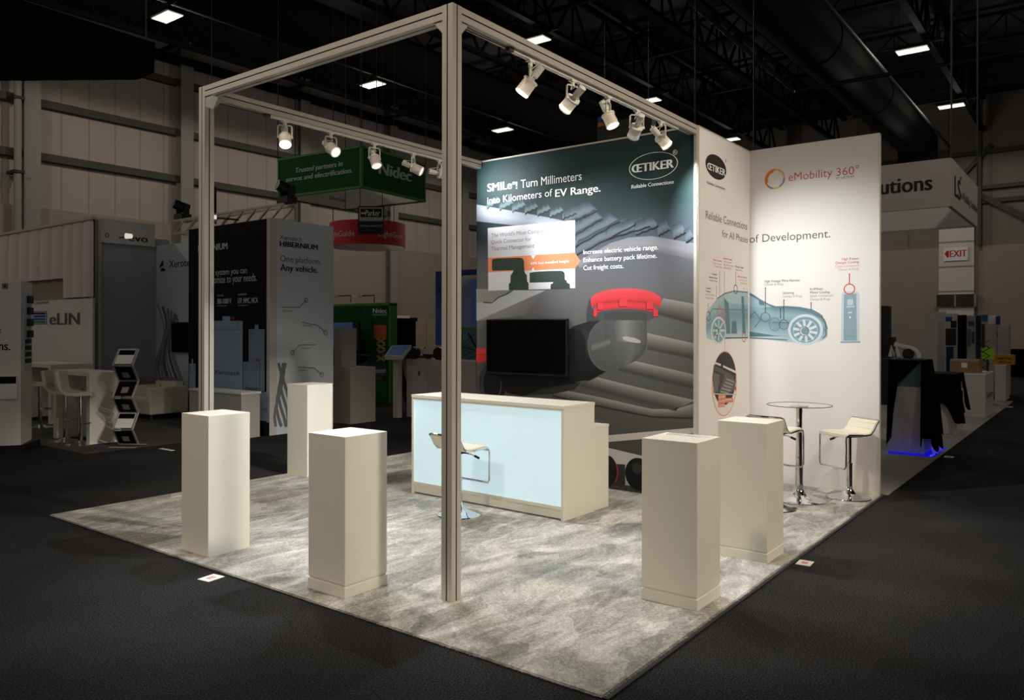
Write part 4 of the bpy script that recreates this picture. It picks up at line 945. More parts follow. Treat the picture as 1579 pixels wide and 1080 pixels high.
for (x0, y0, x1, y1, x2, y2) in ((434, 474, 462, 474, 472, 463), (465, 497, 490, 502, 502, 513), (487, 532, 462, 532, 451, 544), (458, 566, 485, 568, 496, 578)):
    b = MB(); b.line(PG, [(x0, y0), (x1, y1), (x2, y2)], .01, (88, 86, 82), .003); b.ell(PG, x2, y2, 3, 4, (88, 86, 82), .003, 18, ru2=2.3); b.text(PG, 'Agriculture' if x0 < 440 else 'Marine', min(x0, x1)+2, y0+6.5, min(x0, x1)+16, y0+4, (95, 92, 88), .003); b.build('callout', 'ink', t)
b = MB()
for k in range(5): b.line(PG, [(429+k*3+6*math.sin(j*.8+k), 560+j*14) for j in range(8)], .05, (120, 122, 122), .002+.0006*k)
b.build('wave_print', 'ink', t)
b = MB(); BT = (148, 168, 188); BS = (128, 146, 166)
BK = [0]
def batt(x0, y0, x1, y1, c, name=None):
    BK[0] += .0035; w = x1-x0; b.poly(PK, ((x0, y0+9), (x0+w*.38, y0+9), (x0+w*.38, y0+2), (x0+w*.62, y0+2), (x0+w*.62, y0+9), (x1, y0+9), (x1, y1), (x0, y1)), c, .003+BK[0])
    b.line(PK, [(x0+1, y0+22), (x1-1, y0+22)], .02, BS, .004+BK[0])
    for xx in (x0+w*.15, x1-w*.15):
        for k in range(3): b.ell(PK, xx, y0+13+k*3.2, .9, .9, (70, 80, 100), .0045+BK[0], 8)
    if name: b.text(PK, 'Xerotech', x0+w*.12, name, x1-w*.1, name-7, (40, 46, 66), .005+BK[0])
batt(384, 499, 408.5, 604, BS); batt(325, 486, 375, 640, BT, 577); batt(376, 549, 401, 625, BS, 602); batt(293, 552, 303, 606, BT)
b.poly(PK, ((382, 612), (412, 604), (415, 612), (415, 650), (382, 646)), (150, 172, 190), .019); b.text(PK, 'Xerotech', 396, 632, 414, 628, (110, 130, 160), .021)
for x, y in ((361, 491), (398, 555), (398.5, 608)): b.ell(PK, x, y, 2.2, 2.2, (170, 50, 55), .022, 12)
b.build('battery_print', 'ink', t)
MB().slab(PK, PK.st(385, 660)[0], PK.st(416, 660)[0], 0, zat(PK, 400, 650), 0, .1).build('plinth', 'black_print', t)
t = thing('low_counter', 'low beige counter in front of the black tower, behind the far left post', 'counter', (3.5, 9.1, 0))
PC = PX(3.45); a0, a1 = PC.st(292, 620)[0], PC.st(372, 620)[0]; zc_ = zat(PC, 372, 606); MB().slab(PC, a0, a1, 0, zc_-.03, -.33, 0).build('body', 'grey_cabinet', t); MB().slab(PC, a0-.01, a1+.01, zc_-.03, zc_, -.35, .01).build('top', 'white_paint', t)
# truss and stage lights over the tower
Pt = PX(4.55); t = thing('lighting_truss', 'pale lattice truss over the black tower', 'truss', (4.55, 8.5, 3.44)); b = MB()
s0, s1 = Pt.st(286, 345)[0], Pt.st(455, 325)[0]
for z, d in ((3.48, 0), (3.72, 0), (3.48, .22), (3.72, .22)): b.beam(Pt.p3(s0, z, d), Pt.p3(s1, z, d), .035)
b.build('chord', 'aluminium', t); b = MB(); k = 9
for i in range(k):
    sa, sb = s0+(s1-s0)*i/k, s0+(s1-s0)*(i+1)/k
    for d in (0, .22): b.beam(Pt.p3(sa, 3.48, d), Pt.p3(sb, 3.72, d), .02)
    b.beam(Pt.p3(sa, 3.48, 0), Pt.p3(sa, 3.48, .22), .018)
b.build('lattice', 'aluminium', t)
for u, lab in ((290, 'black stage light on the left end of the pale truss'), (451, 'black stage light on the right end of the pale truss')):
    p = Pt.p3(Pt.st(u, 335)[0], 3.78, .11); t = thing('stage_light', lab, 'stage light', p)
    b = MB(); b.box(p+Vector((-.1, -.14, -.03)), p+Vector((.1, .14, .07))); b.build('base', 'black_plastic', t)
    MB().box(p+Vector((-.05, -.15, .07)), p+Vector((.05, -.11, .25))).build('yoke_arm', 'black_plastic', t); MB().box(p+Vector((-.05, .11, .07)), p+Vector((.05, .15, .25))).build('yoke_arm', 'black_plastic', t)
    b = MB(); b.cyl(p+Vector((.1, -.02, .17)), p+Vector((-.16, .04, .26)), .1, .085, 16); b.build('head', 'black_plastic', t)
p = PK.p(366, 341, .5); t = thing('arm_light', 'bright arm light over the top of the black tower', 'light', p); b = MB(); b.cyl(p, PK.p(366, 339, -.02), .015, n=8); b.build('arm', 'steel_dark', t); b = MB(); b.box(p+Vector((-.05, -.12, -.03)), p+Vector((.05, .12, .03))); b.build('lamp', 'bay_lens', t)

# bar tables, stools, leaflet rack, sofas
def bar_table(c, wy, wx, h, lab):
    t = thing('bar_table', lab, 'table', c); x, y = c.x, c.y
    MB().box((x, y, h-.06), (x+wx, y+wy, h)).build('table_top', 'white_laminate', t); MB().box((x+.003, y+.003, 0), (x+wx-.003, y+.1, h-.06)).build('end_panel', 'white_laminate', t)
    MB().box((x+wx-.1, y+.1, 0), (x+wx-.01, y+wy-.1, h-.06)).build('back_panel', 'grey_print', t); MB().box((x+.003, y+wy-.1, 0), (x+wx-.003, y+wy-.003, h-.06)).build('end_panel', 'white_laminate', t); return t
c = gp(138, 687); bar_table(c, onX(82, 571, c.x).y-c.y, gp(169, 683).x-c.x+.15, 1.05, 'white bar table with panel ends beside the leaflet rack')
c2 = gp(78, 655); bar_table(c2, 1.6, .7, 1.05, 'white bar table farther back beside the white tower')
def shell_stool(c, rz, lab):
    t = local('counter_stool', lab, 'stool', 'white counter stools at the left')
    b = MB(); rows = []
    for x, z in ((.2, .755), (.16, .775), (0, .765), (-.14, .775), (-.19, .82), (-.215, .95), (-.23, 1.06)): rows.append([Vector((x, y, z)) for y in (-.2, -.1, .1, .2)])
    b.grid(rows); rows2 = [[p+Vector((.0 if i < 4 else -.045, 0, -.05 if i < 4 else 0)) for p in r] for i, r in enumerate(rows)]; b.grid([r[::-1] for r in rows2])
    for r, r2 in ((rows[0], rows2[0]), (rows[-1], rows2[-1])): b.grid([r, r2])
    for j in (0, -1): b.grid([[r[j] for r in rows], [r[j] for r in rows2]])
    b.build('seat', 'cream_leather', t)
    b = MB(); b.cyl((0, 0, .02), (0, 0, .74), .03, n=14); b.build('column', 'chrome', t, smooth=True)
    b = MB(); b.tube([(.0, -.02, .32), (.12, -.14, .32), (.2, 0, .32), (.12, .14, .32), (0, .02, .32)], .011, 6); b.build('footrest', 'chrome', t)
    MB().lathe((0, 0, 0), [(0, 0), (.21, 0), (.21, .01), (.1, .03), (.04, .06), (0, .06)], 24).build('base', 'chrome', t, smooth=True); return place(t, c, rz)
s = shell_stool(gp(124, 686), R(-38), 'white high back stool nearest the white bar table end')
dup(s, gp(101, 681), R(-38), 'white high back stool second from the bar table end')
dup(s, gp(62, 660), R(-38), 'white high back stool just right of the white tower')
rk = gp(189, 691); t = thing('leaflet_rack', 'zigzag folding leaflet rack beside the white bar table', 'leaflet rack', rk)
w2 = .14; n_ = 6; zz = 1.36/n_; pts = []
rd, rb = RT, Vector((FW.x, FW.y, 0))
for k in range(n_+1): pts.append((.0 if k % 2 else .18, .03+k*zz))
for k in range(n_):
    (d0, z0), (d1, z1) = pts[k], pts[k+1]; b = MB(); q = [rk+rb*d0-rd*w2+UP*z0, rk+rb*d0+rd*w2+UP*z0, rk+rb*d1+rd*w2+UP*z1, rk+rb*d1-rd*w2+UP*z1]
    if k % 2 == 0: q = [p for p in q]
    for i in range(4): b.beam(q[i], q[(i+1) % 4], .02, .012)
    b.build('tray', 'aluminium', t)
    e = MB(); mid = sum(q, Vector())/4; qq = [mid+(p-mid)*.86 for p in q]; nrm = (q[1]-q[0]).cross(q[3]-q[0]).normalized(); nrm = nrm if nrm.dot(FW) < 0 else -nrm
    lf = thing('leaflet', 'dark and white leaflet on tray %s of the zigzag rack' % ('one from the floor', 'two from the floor', 'three from the floor', 'four from the floor', 'five from the floor', 'at the top')[k], 'leaflet', mid, 0, 'leaflets on the zigzag rack')
    e._add([p+nrm*.008 for p in qq]+[p+nrm*.012 for p in qq], [(0, 1, 2, 3), (4, 5, 6, 7), (0, 1, 5, 4), (1, 2, 6, 5), (2, 3, 7, 6), (3, 0, 4, 7)]); e.build('sheet', 'paper' if k in (1, 5) else 'black_print', lf)
    e = MB(); f0 = .62 if k in (1, 5) else .2; f1 = .96 if k in (1, 5) else .6
    l = lambda f: (qq[0].lerp(qq[3], f), qq[1].lerp(qq[2], f)); (A_, B_), (C_, D_) = l(f0), l(f1)
    ins = .03 if k in (1, 5) else .3
    e._add([p+nrm*.014 for p in (A_.lerp(B_, ins), B_.lerp(A_, ins), D_.lerp(C_, ins), C_.lerp(D_, ins))], [(0, 1, 2, 3)]); e.build('print', 'black_print' if k in (1, 5) else 'column_grey', lf)
b = MB(); b.beam(rk-rd*.19, rk+rd*.19+UP*.0, .05, .02); b.beam(rk-rd*.17+rb*.3, rk+rd*.2+rb*.3, .05, .02); b.build('foot', 'aluminium', t)
def sofa(c, w, d, h, hs, lab, name='armchair'):
    t = thing(name, lab, 'sofa' if name == 'sofa' else 'armchair', c); x, y = c.x, c.y
    MB().box((x, y, .1), (x+d, y+w, hs)).build('seat', 'cream_leather', t, bevel=.02); MB().box((x+d-.18, y, hs), (x+d, y+w, h)).build('backrest', 'cream_leather', t, bevel=.02)
    MB().box((x, y-.16, .1), (x+d, y, h-.08)).build('armrest', 'cream_leather', t, bevel=.02); MB().box((x, y+w, .1), (x+d, y+w+.16, h-.08)).build('armrest', 'cream_leather', t, bevel=.02)
    for px, py in ((.06, -.1), (.06, w+.1), (d-.06, -.1), (d-.06, w+.1)): MB().cyl((x+px, y+py, 0), (x+px, y+py, .1), .02, n=10).build('leg', 'chrome', t)
    return t
ca = gp(258, 645); ca.x -= .42; sofa(ca, .72, .75, .68, .42, 'white leather armchair before the swirl printed wall')
cs = gp(213, 629); sofa(Vector((cs.x-.5, cs.y-.2, 0)), 1.3, .7, .72, .42, 'white leather sofa behind the zigzag leaflet rack', 'sofa')
for (u, v, z, lab) in ((227, 596, 15.6, 'dark patterned cushion on the white sofa'), (262, 597, 15.2, 'dark patterned cushion on the white armchair')):
    p = at(u, v, z); b = MB(); R_ = []
    for i in range(9):
        r_ = []
        for j in range(9):
            a, c_ = i/4-1, j/4-1; th_ = .07*(1-a*a)*(1-c_*c_); r_.append(p+RT*a*.2*(1-.12*c_*c_)+UP*c_*.19*(1-.12*a*a)-FW*th_)
        R_.append(r_)
    b.grid(R_); b.grid([[q+FW*2*(p-q).dot(FW) for q in r] for r in R_]); tag(b.build('cushion', 'pattern_cushion', smooth=True, org=p), lab, 'cushion')
p = gp(226, 636); p.x -= .25; t = thing('side_table', 'small side table with black legs between sofa and armchair', 'table', p)
MB().box(p+Vector((-.2, -.2, .43)), p+Vector((.2, .2, .46))).build('table_top', 'white_paint', t)
for dx in (-.18, .18):
    for dy in (-.18, .18): MB().box(p+Vector((dx-.012, dy-.012, 0)), p+Vector((dx+.012, dy+.012, .43))).build('leg', 'black_plastic', t)
tag(MB().box(gp(257, 694)+Vector((-.03, -.16, .002)), gp(257, 694)+Vector((.03, .16, .006))).build('floor_strip', 'paper', org=gp(257, 694)), 'thin white strip lying on the dark aisle left of the nearest left pedestal', 'strip')
tag(MB().box((1.3, 7.7, .001), (6.2, 12.4, .006)).build('floor_mat', 'mat_dark', org=(3.5, 10, 0)), 'dark mat under the bar table, rack and sofas at left', 'floor mat')

p = PY(WY-.8); q0 = p.p(27, 420); t = thing('drain_pipe', 'thin vertical pipe on the hall wall at the far left edge', 'pipe', q0)
MB().cyl(Vector((q0.x, q0.y, .02)), Vector((q0.x, q0.y, 14.2)), .14, n=12).build('tube', 'column_grey', t, smooth=True)
for z in (5, 8, 11): MB().box((q0.x-.2, q0.y-.18, z), (q0.x+.2, q0.y+.6, z+.12)).build('bracket', 'steel_dark', t)

# ================================================================== HANGING SIGNS AND GREEN STAND
def box_sign(c, h, th, label, mats, trim, cat='hanging sign'):
    """four panels round an open ring, c = four corners at the bottom, nearest first, going right"""
    t = thing('hanging_sign', label, cat, c[0]); ctr = sum(c, Vector())/4; pls = []
    for i in range(4):
        a, e = c[i], c[(i+1) % 4]; d = (e-a).normalized(); pl = Plane(a, d); inn = (ctr-a); nn = d.cross(UP)
        if nn.dot(ctr-a) > 0: pl = Plane(e, -d); nn = -nn
        L_ = (e-a).length; b = MB(); z0 = a.z; g_ = th*1.02 if i % 2 else 0; b.slab(pl, g_, L_-g_, z0, z0+h, -th, 0, 0)
        b.slab(pl, .07, L_-.07, z0+.02, z0+h-.02, -th-.01, -th-.0005, 1); b.build('panel', [mats, 'white_paint'], t); pls.append((pl, L_))
        if trim:
            b = MB(); b.slab(pl, -.01, L_+.01, z0-.01, z0+.04, -th, .012); b.slab(pl, -.01, L_+.01, z0+h-.04, z0+h+.01, -th, .012); b.slab(pl, -.005, .04, z0, z0+h, -.02, .012); b.slab(pl, L_-.04, L_+.005, z0, z0+h, -.02, .012); b.build('edge_trim', trim, t)
    b = MB()
    for p in c: b.cyl(p+UP*h, p+UP*(13.5-p.z), .012, n=5)
    b.build('suspension_wire', 'steel_dark', t); return t, pls
cn, cl, crr = at(557.5, 289, 17), at(428.5, 302, 18.4), at(656, 313.8, 18.9)
zz0 = cn.z; cl.z = crr.z = zz0; cf = cl+crr-cn
t, pls = box_sign([cn, crr, cf, cl], .91, .05, 'square green hanging sign with white slogan under the roof', 'green_print', 'green_trim')
pr, pl_ = pls[0][0], pls[3][0]
b = MB(); GW = (190, 205, 190)
b.text(pl_, 'Trusted partners in', 455, 267, 528.5, 259.5, GW, .006, bold=.04, shear=.12); b.text(pl_, 'servos and electrification.', 441, 281, 543.5, 273.5, GW, .006, bold=.04, shear=.12)
b.text(pr, 'Nidec', 583, 267.5, 634, 249.5, GW, .006, bold=.06, shear=.15); b.text(pr, '...All for dreams.', 588, 283, 636, 277.5, (14, 30, 14), .006, bold=.015)
b.build('lettering', 'ink', t)
b = MB(); p2, L2_ = pls[1]; p3_, L3_ = pls[2]
for (pl, L_) in ((pls[1]), (pls[2])):
    for k, s in enumerate(('Motion Systems', 'Drive Control')):
        vs, fs, w_, cap = glyphs(s, 0); q = -.075
        b._add([pl.p3(L_*(.62-.34*k)-x*.12, zz0+.4-.2*k+y*.12, q) for x, y in vs], fs, 0, (.05, .05, .05))
b.build('inner_lettering', 'ink', t)
# red ring sign
rc0 = at(567, 382, 21); rr = 1.0; t = thing('ring_sign', 'round red hanging sign with white lettering', 'hanging sign', rc0); h_ = .62
b = MB(); n_ = 48; P_ = []
for z in (0, h_):
    P_.append([rc0+Vector((rr*math.cos(2*pi*i/n_), rr*math.sin(2*pi*i/n_), z)) for i in range(n_+1)])
b.grid(P_, 0); P2 = [[rc0+Vector(((rr-.03)*math.cos(2*pi*i/n_), (rr-.03)*math.sin(2*pi*i/n_), z)) for i in range(n_+1)] for z in (0, h_)]; b.grid([r[::-1] for r in P2], 1)
b.grid([P_[0], P2[0]], 0); b.build('ring', ['red_print', 'drape_white'], t)
b = MB()
for a0_, s in ((math.atan2(-FW.y, -FW.x)-.60, 'LightGuide'), (math.atan2(-FW.y, -FW.x)+.90, 'LightGuide')):
    vs, fs, w_, cap = glyphs(s, 0); k_ = .205
    b._add([rc0+Vector(((rr+.006)*math.cos(a0_+((x-w_/2)*k_)/rr), (rr+.006)*math.sin(a0_+((x-w_/2)*k_)/rr), .2+y*k_)) for x, y in vs], fs, 0, lin(230, 220, 215))
b.build('lettering', 'ink', t); b = MB()
for a in (0, 2.1, 4.2): b.cyl(rc0+Vector((.97*math.cos(a), .97*math.sin(a), h_)), rc0+Vector((.97*math.cos(a), .97*math.sin(a), 13.4-rc0.z)), .01, n=5)
b.build('suspension_wire', 'steel_dark', t)
pp = at(572, 361, 19); PPk = Plane(pp, RT); t = thing('hanging_sign', 'small black and white plate sign below the green hanging sign', 'hanging sign', pp)
a0, t0 = PPk.st(552, 361); a1, t1 = PPk.st(592.5, 318); MB().slab(PPk, a0, a1, t0, t1, -.04, 0).build('plate', 'steel_dark', t)
b = MB(); b.poly(PPk, ((554, 320), (590.5, 320), (590.5, 341), (554, 341)), (180, 180, 182), .003); b.poly(PPk, ((556, 322), (588.5, 322), (588.5, 335), (556, 335)), (30, 30, 32), .005)
b.text(PPk, 'Parker', 563, 333, 586, 324, (220, 220, 220), .008, bold=.03, shear=.1); b.line(PPk, [(557, 329), (564, 329)], .04, (220, 220, 220), .008); b.text(PPk, 'Visit Parker at Booth #1206', 555, 350, 590, 346.5, (200, 200, 200), .004); b.build('lettering', 'ink', t)
b = MB()
for a in (a0+.05, a1-.05): b.cyl(PPk.p3(a, t1, -.02), PPk.p3(a, 13.4, -.02), .008, n=5)
b.build('suspension_wire', 'steel_dark', t)
# dark sign seen past the spotlights
ps = at(960, 196, 26); PS_ = Plane(ps, (0, -1)); t = thing('hanging_sign', 'dark hanging sign with blue and orange square behind the right beam spotlights', 'hanging sign', ps)
a0, t0 = PS_.st(921, 245); a1, t1 = PS_.st(1005, 176); MB().slab(PS_, a0, a1, t0, t1, -.3, 0).build('board', 'steel_dark', t)
b = MB(); b.poly(PS_, ((922, 181), (931, 180), (931, 189), (922, 190)), (50, 80, 160), .004); b.poly(PS_, ((922, 190), (931, 189), (931, 194), (922, 196)), (210, 130, 40), .004); b.text(PS_, 'electric', 945, 197, 985, 188, (70, 100, 40), .004); b.text(PS_, 'hybrid', 953, 207, 985, 198, (70, 100, 40), .004); b.text(PS_, 'vehicle technology', 936, 213, 985, 209, (110, 100, 90), .004); b.build('lettering', 'ink', t)
b = MB(); b.cyl(PS_.p3(a0+.2, t1, -.15), PS_.p3(a0+.2, 14, -.15), .01, n=5); b.cyl(PS_.p3(a1-.2, t1, -.15), PS_.p3(a1-.2, 14, -.15), .01, n=5); b.build('suspension_wire', 'steel_dark', t)
# narrow dark banner behind the truss
pb = at(328, 312, 22); PBn = Plane(pb, RT); a0, t0 = PBn.st(318, 345); a1, t1 = PBn.st(333, 288)
t = thing('hanging_banner', 'narrow dark banner with green mark right of the far left post', 'banner', pb); MB().slab(PBn, a0, a1, t0, t1, -.05, 0).build('banner_cloth', 'black_print', t)
b = MB(); b.text(PBn, '0', 323.5, 334, 328, 326, (110, 180, 50), .004); b.build('lettering', 'ink', t); b = MB(); b.cyl(PBn.p3((a0+a1)/2, t1, -.02), PBn.p3((a0+a1)/2, 13.4, -.02), .01, n=5); b.build('suspension_wire', 'steel_dark', t)

# green stand wall
XG = 8.94; PGn = PX(XG); t = thing('green_wall', 'green printed wall with lift platform picture beyond the grey tower', 'display wall', PGn.p(560, 620))
a0, a1 = PGn.st(498, 550)[0], PGn.st(602, 550)[0]; zt = zat(PGn, 602, 469); MB().slab(PGn, a0, a1, .0, zt, -.2, 0).build('panel', 'green_print', t)
b = MB(); b.slab(PGn, a0, a1+.01, zt-.03, zt+.03, -.2, .01); b.slab(PGn, a1-.04, a1+.01, 0, zt, -.2, .01); b.build('edge_trim', 'green_trim', t)
b = MB(); b.text(PGn, 'Nidec', 575, 483, 597, 476, (215, 225, 215), .004, bold=.04); b.text(PGn, 'MOTION & DRIVES', 575, 487, 597, 484.5, (200, 215, 200), .004)
b.text(PGn, 'SOLUTIONS', 512, 599.5, 559, 592.5, (205, 215, 205), .004, bold=.04); b.text(PGn, 'FOR THE MODERN WORLD.', 478, 609.5, 577.5, 602, (205, 215, 205), .004, bold=.04); b.text(PGn, 'nidec-motion', 530, 615, 549, 612, (180, 200, 180), .004); b.build('lettering', 'ink', t)
b = MB()
b.poly(PGn, ((577, 501), (596, 502), (596, 523), (577, 521)), (190, 92, 44), .005)
for k in range(4):
    b.line(PGn, [(581, 522+k*9), (594, 530+k*9)], .05, (190, 160, 90), .006); b.line(PGn, [(594, 522+k*9), (581, 530+k*9)], .05, (170, 140, 80), .007)
b.poly(PGn, ((565, 570), (572, 567), (597, 567), (598, 585), (566, 587)), (70, 74, 80), .008); b.poly(PGn, ((566, 570), (595, 570), (595, 575), (566, 576)), (170, 172, 172), .009); b.line(PGn, [(570, 548), (594, 545), (594, 568)], .04, (60, 70, 72), .009); b.line(PGn, [(570, 548), (570, 568)], .04, (60, 70, 72), .009)
b.poly(PGn, ((546, 565), (553, 558), (564, 545), (568, 560), (562, 586), (548, 587)), (40, 80, 96), .008)
for x, y in ((549, 583), (559, 584), (569, 584), (593, 583)): b.ell(PGn, x, y, 3.2, 3.4, (20, 22, 24), .010, 16)
b.poly(PGn, ((517, 542), (568, 545), (569, 556), (545, 565), (517, 562)), (30, 32, 36), .008); b.poly(PGn, ((517, 543), (569, 547), (569, 549), (517, 547)), (120, 124, 126), .009)
b.build('printed_vehicles', 'ink', t)
PGs = PX(XG-.35); t = thing('display_screen', 'pale blue screen before the green printed wall', 'screen', PGs.p(530, 540)); a0, t0 = PGs.st(508, 541); a1, t1 = PGs.st(553, 496); MB().slab(PGs, a0, a1, t0, t1, -.06, 0).build('casing', 'black_plastic', t)
a1b = PGs.st(544, 530)[0]; MB().slab(PGs, a0+.02, a1b, t0+.1, t1-.02, 0, .004).build('screen', 'screen_blue', t); MB().slab(PGs, (a0+a1)/2-.04, (a0+a1)/2+.04, 0, t0, -.06, -.02).build('stand', 'black_plastic', t)
for x, s in ((541, 'left'), (577, 'right')):
    p = PGn.p(x, 465, .0); t = thing('arm_light', 'small arm light at the top of the green printed wall, %s one' % s, 'light', p); b = MB(); b.tube([p-UP*.02, p+UP*.14, PGn.p(x-4, 458, .45)], .014, 6); b.build('arm', 'steel_dark', t); q = PGn.p(x-4, 458, .45); b = MB(); b.box(q+Vector((-.06, -.1, -.03)), q+Vector((.06, .1, .02))); b.build('lamp', 'lamp_white', t)
ck = gp(516, 652); t = thing('grey_kiosk', 'plain grey kiosk cabinet between the farthest white pedestal and the green wall', 'kiosk', ck)
pk_ = PX(ck.x); a0, a1 = pk_.st(500, 640)[0], pk_.st(540, 640)[0]; MB().slab(pk_, a0, a1, 0, zat(pk_, 530, 567), -.6, 0).build('body', 'grey_cabinet', t); a0b, a1b = pk_.st(512, 640)[0], pk_.st(523, 640)[0]; MB().slab(pk_, a0b, a1b, zat(pk_, 530, 567), zat(pk_, 520, 506), -.4, -.05).build('tall_panel', 'grey_cabinet', t)
# cabinets with touch screen, cables, model
cw = gp(632, 655); pw = PX(cw.x+.9); t = thing('white_cabinet', 'long grey white cabinet with oval handle behind the glowing counter', 'cabinet', pw.p3(-8, 0)); a0, a1 = pw.st(627, 600)[0], pw.st(733, 600)[0]; zc_ = zat(pw, 690, 556)
MB().slab(pw, a0, a1, 0, zc_, -.7, 0).build('body', 'warm_white', t)
for x0, x1 in ((628, 661), (661.6, 690)):
    dr = MB().slab(pw, pw.st(x0, 600)[0]+.01, pw.st(x1, 600)[0]-.01, .08, zc_-.04, 0, .012).build('door', 'warm_white', t)
    if x0 == 628: b = MB(); b.ell(pw, 647, 576, 1.6, 5, (90, 90, 92), .014, 20); b.build('handle', 'ink', dr)
q = [pw.p(610, 533, .1), pw.p(640, 532, .1), pw.p(653, 548, .55), pw.p(625, 548, .55)]; t = thing('touch_screen', 'tilted blue touch screen beside the grey white cabinet', 'screen', q[3]); b = MB(); b.hexa([p-UP*.07 for p in (q[3], q[2], q[1], q[0])], [q[3], q[2], q[1], q[0]]); cs_ = b.build('casing', 'warm_white', t)
ctr = sum(q, Vector())/4; b = MB(); b._add([ctr+(p-ctr)*.86+UP*.008 for p in q], [(3, 2, 1, 0)]); b.build('screen', 'screen_blue', cs_); b = MB(); b.beam(ctr-UP*.07, Vector((ctr.x, ctr.y, .01)), .12, .12); b.build('stand', 'warm_white', t)
t = thing('cable_bundle', 'tangled black cable harness hanging beside the touch screen', 'cable', gp(633, 634)); b = MB(); rnd = random.Random(5)
for k in range(14):
    z = 15.6+rnd.uniform(-.12, .12); off = rnd.uniform(-4, 4)
    b.tube([at(611+off+(22*(j/9)**1.3)+rnd.uniform(-2.2, 2.2), 540+j*10.2, z) for j in range(10)], .028, 6)
b.build('cables', 'black_plastic', t); MB().cyl(at(632, 628, 15.6), gp(633, 634), .06, n=10).build('base', 'yellow_box', t)
pc = pw.p3(pw.st(655, 556)[0], zc_, -.25); t = thing('vehicle_model', 'small vehicle model with big black wheels on the grey white cabinet', 'model', pc)
b = MB(); b.box(pc+Vector((-.14, -.3, .1)), pc+Vector((.14, .3, .2))); b.box(pc+Vector((-.1, -.12, .2)), pc+Vector((.1, .12, .27))); b.build('body', 'warm_white', t)
for dx in (-.2, .2):
    for dy in (-.33, .33): MB().cyl(pc+Vector((dx-.05, dy, .12)), pc+Vector((dx+.05, dy, .12)), .12, n=18).build('wheel', 'black_plastic', t)
# blue framed stand
pbz = PX(12.6); t = thing('blue_frame_stand', 'blue framed stand with violet back wall between near corner post and dark mural', 'stand', pbz.p(690, 575)); zt = zat(pbz, 672, 419); a0, a1, am = pbz.st(671.5, 500)[0], pbz.st(790, 500)[0], pbz.st(680, 500)[0]
MB().slab(pbz, a0, am, 0, zt, -.15, 0).build('post', 'blue_paint', t); MB().slab(pbz, am, a1, zt-.14, zt, -.15, 0).build('top_beam', 'blue_paint', t); MB().slab(pbz, a1-.15, a1, 0, zt-.14, -.15, 0).build('post', 'blue_paint', t)
b = MB(); b.slab(pbz, am, a1-.15, 0, zt-.14, -1.3, -1.25); b.build('back_wall', 'screen_blue', t); a2 = pbz.st(683, 500)[0]; b = MB(); b.slab(pbz, am, am+.12, 0, zt-.14, -1.2, -.15); b.build('side_wall', 'grey_print', t)
pgp = PX(8.3); t = thing('poster_board', 'green edged poster board with grey plant picture left of the dark mural', 'board', pgp.p(723, 600)); a0, t0 = pgp.st(711.5, 562); a1, t1 = pgp.st(760, 507); MB().slab(pgp, a0, a1, t0-.28, t1, -.05, 0).build('board', 'teal_glass', t)
b = MB(); b.slab(pgp, a0-.015, a0+.015, t0-.55, t1, -.05, .01); b.slab(pgp, a0, a1, t1-.02, t1+.02, -.05, .01); b.build('edge_trim', 'green_trim', t); b = MB()
for k in range(5): b.line(pgp, [(713, 532+k*6), (735, 512+k*9)], .035, (70, 92, 98), .004)
b.line(pgp, [(722, 514), (736, 538)], .05, (24, 26, 28), .006); b.line(pgp, [(713, 535), (736, 541)], .02, (24, 26, 28), .006); b.poly(pgp, ((712, 563), (735, 563), (735, 590), (712, 590)), (150, 148, 142), .005)
for k in range(4): b.poly(pgp, ((713, 565+k*5), (718, 565+k*5), (718, 569+k*5), (713, 569+k*5)), (30, 34, 60), .008)
b.build('print', 'ink', t)
for s in (a0+.02, a1-.02): MB().slab(pgp, s, s+.04, 0, t0-.28, -.05, -.01).build('leg', 'black_plastic', t)
# far doors and drape by the hall wall
pfd = PY(WY-.15); zz1 = zat(pfd, 655, 493)
for i, (x0, x1) in enumerate(((640, 655.6), (656.4, 672))):
    a0, a1 = pfd.st(x0, 510)[0], pfd.st(x1, 510)[0]; b = MB(); b.slab(pfd, a0, a1, 0, zz1, 0, .08); struct(b.build('door_%d' % (i+1), 'tan_door'))
pbd = PY(WY-3); a0, a1 = pbd.st(603, 510)[0], pbd.st(640, 510)[0]; t = thing('black_booth', 'dark draped booth far behind, right of the green wall', 'booth', pbd.p3((a0+a1)/2, 0)); b = MB(); rowsF = []
for i in range(41): s = a0+(a1-a0)*i/40; d = .06*math.sin(i*1.3); rowsF.append([pbd.p3(s, 0, d), pbd.p3(s, zat(pbd, 620, 496), d)])
b.grid(rowsF); b.build('drape', 'black_cloth', t); b = MB(); b.slab(pbd, a0, a1, zat(pbd, 620, 496), zat(pbd, 620, 490), -2, .2); b.build('canopy', 'black_cloth', t)
b = MB(); q = onY(605, 489, WY-2.9); tag(MB().slab(pbd, pbd.st(603, 500)[0], pbd.st(626, 500)[0], zat(pbd, 620, 491), zat(pbd, 620, 487), .21, .3).build('white_sign', 'warm_white', org=q), 'thin pale strip over the dark draped booth', 'strip')

# ================================================================== NEIGHBOURING STANDS, RIGHT
tag(MB().box((5.06, -1.40, .001), (18.4, 3.4, .007)).build('pale_carpet', 'pale_carpet', org=(9, 0, 0)), 'pale carpet of the neighbouring stand beyond the white wall', 'carpet')
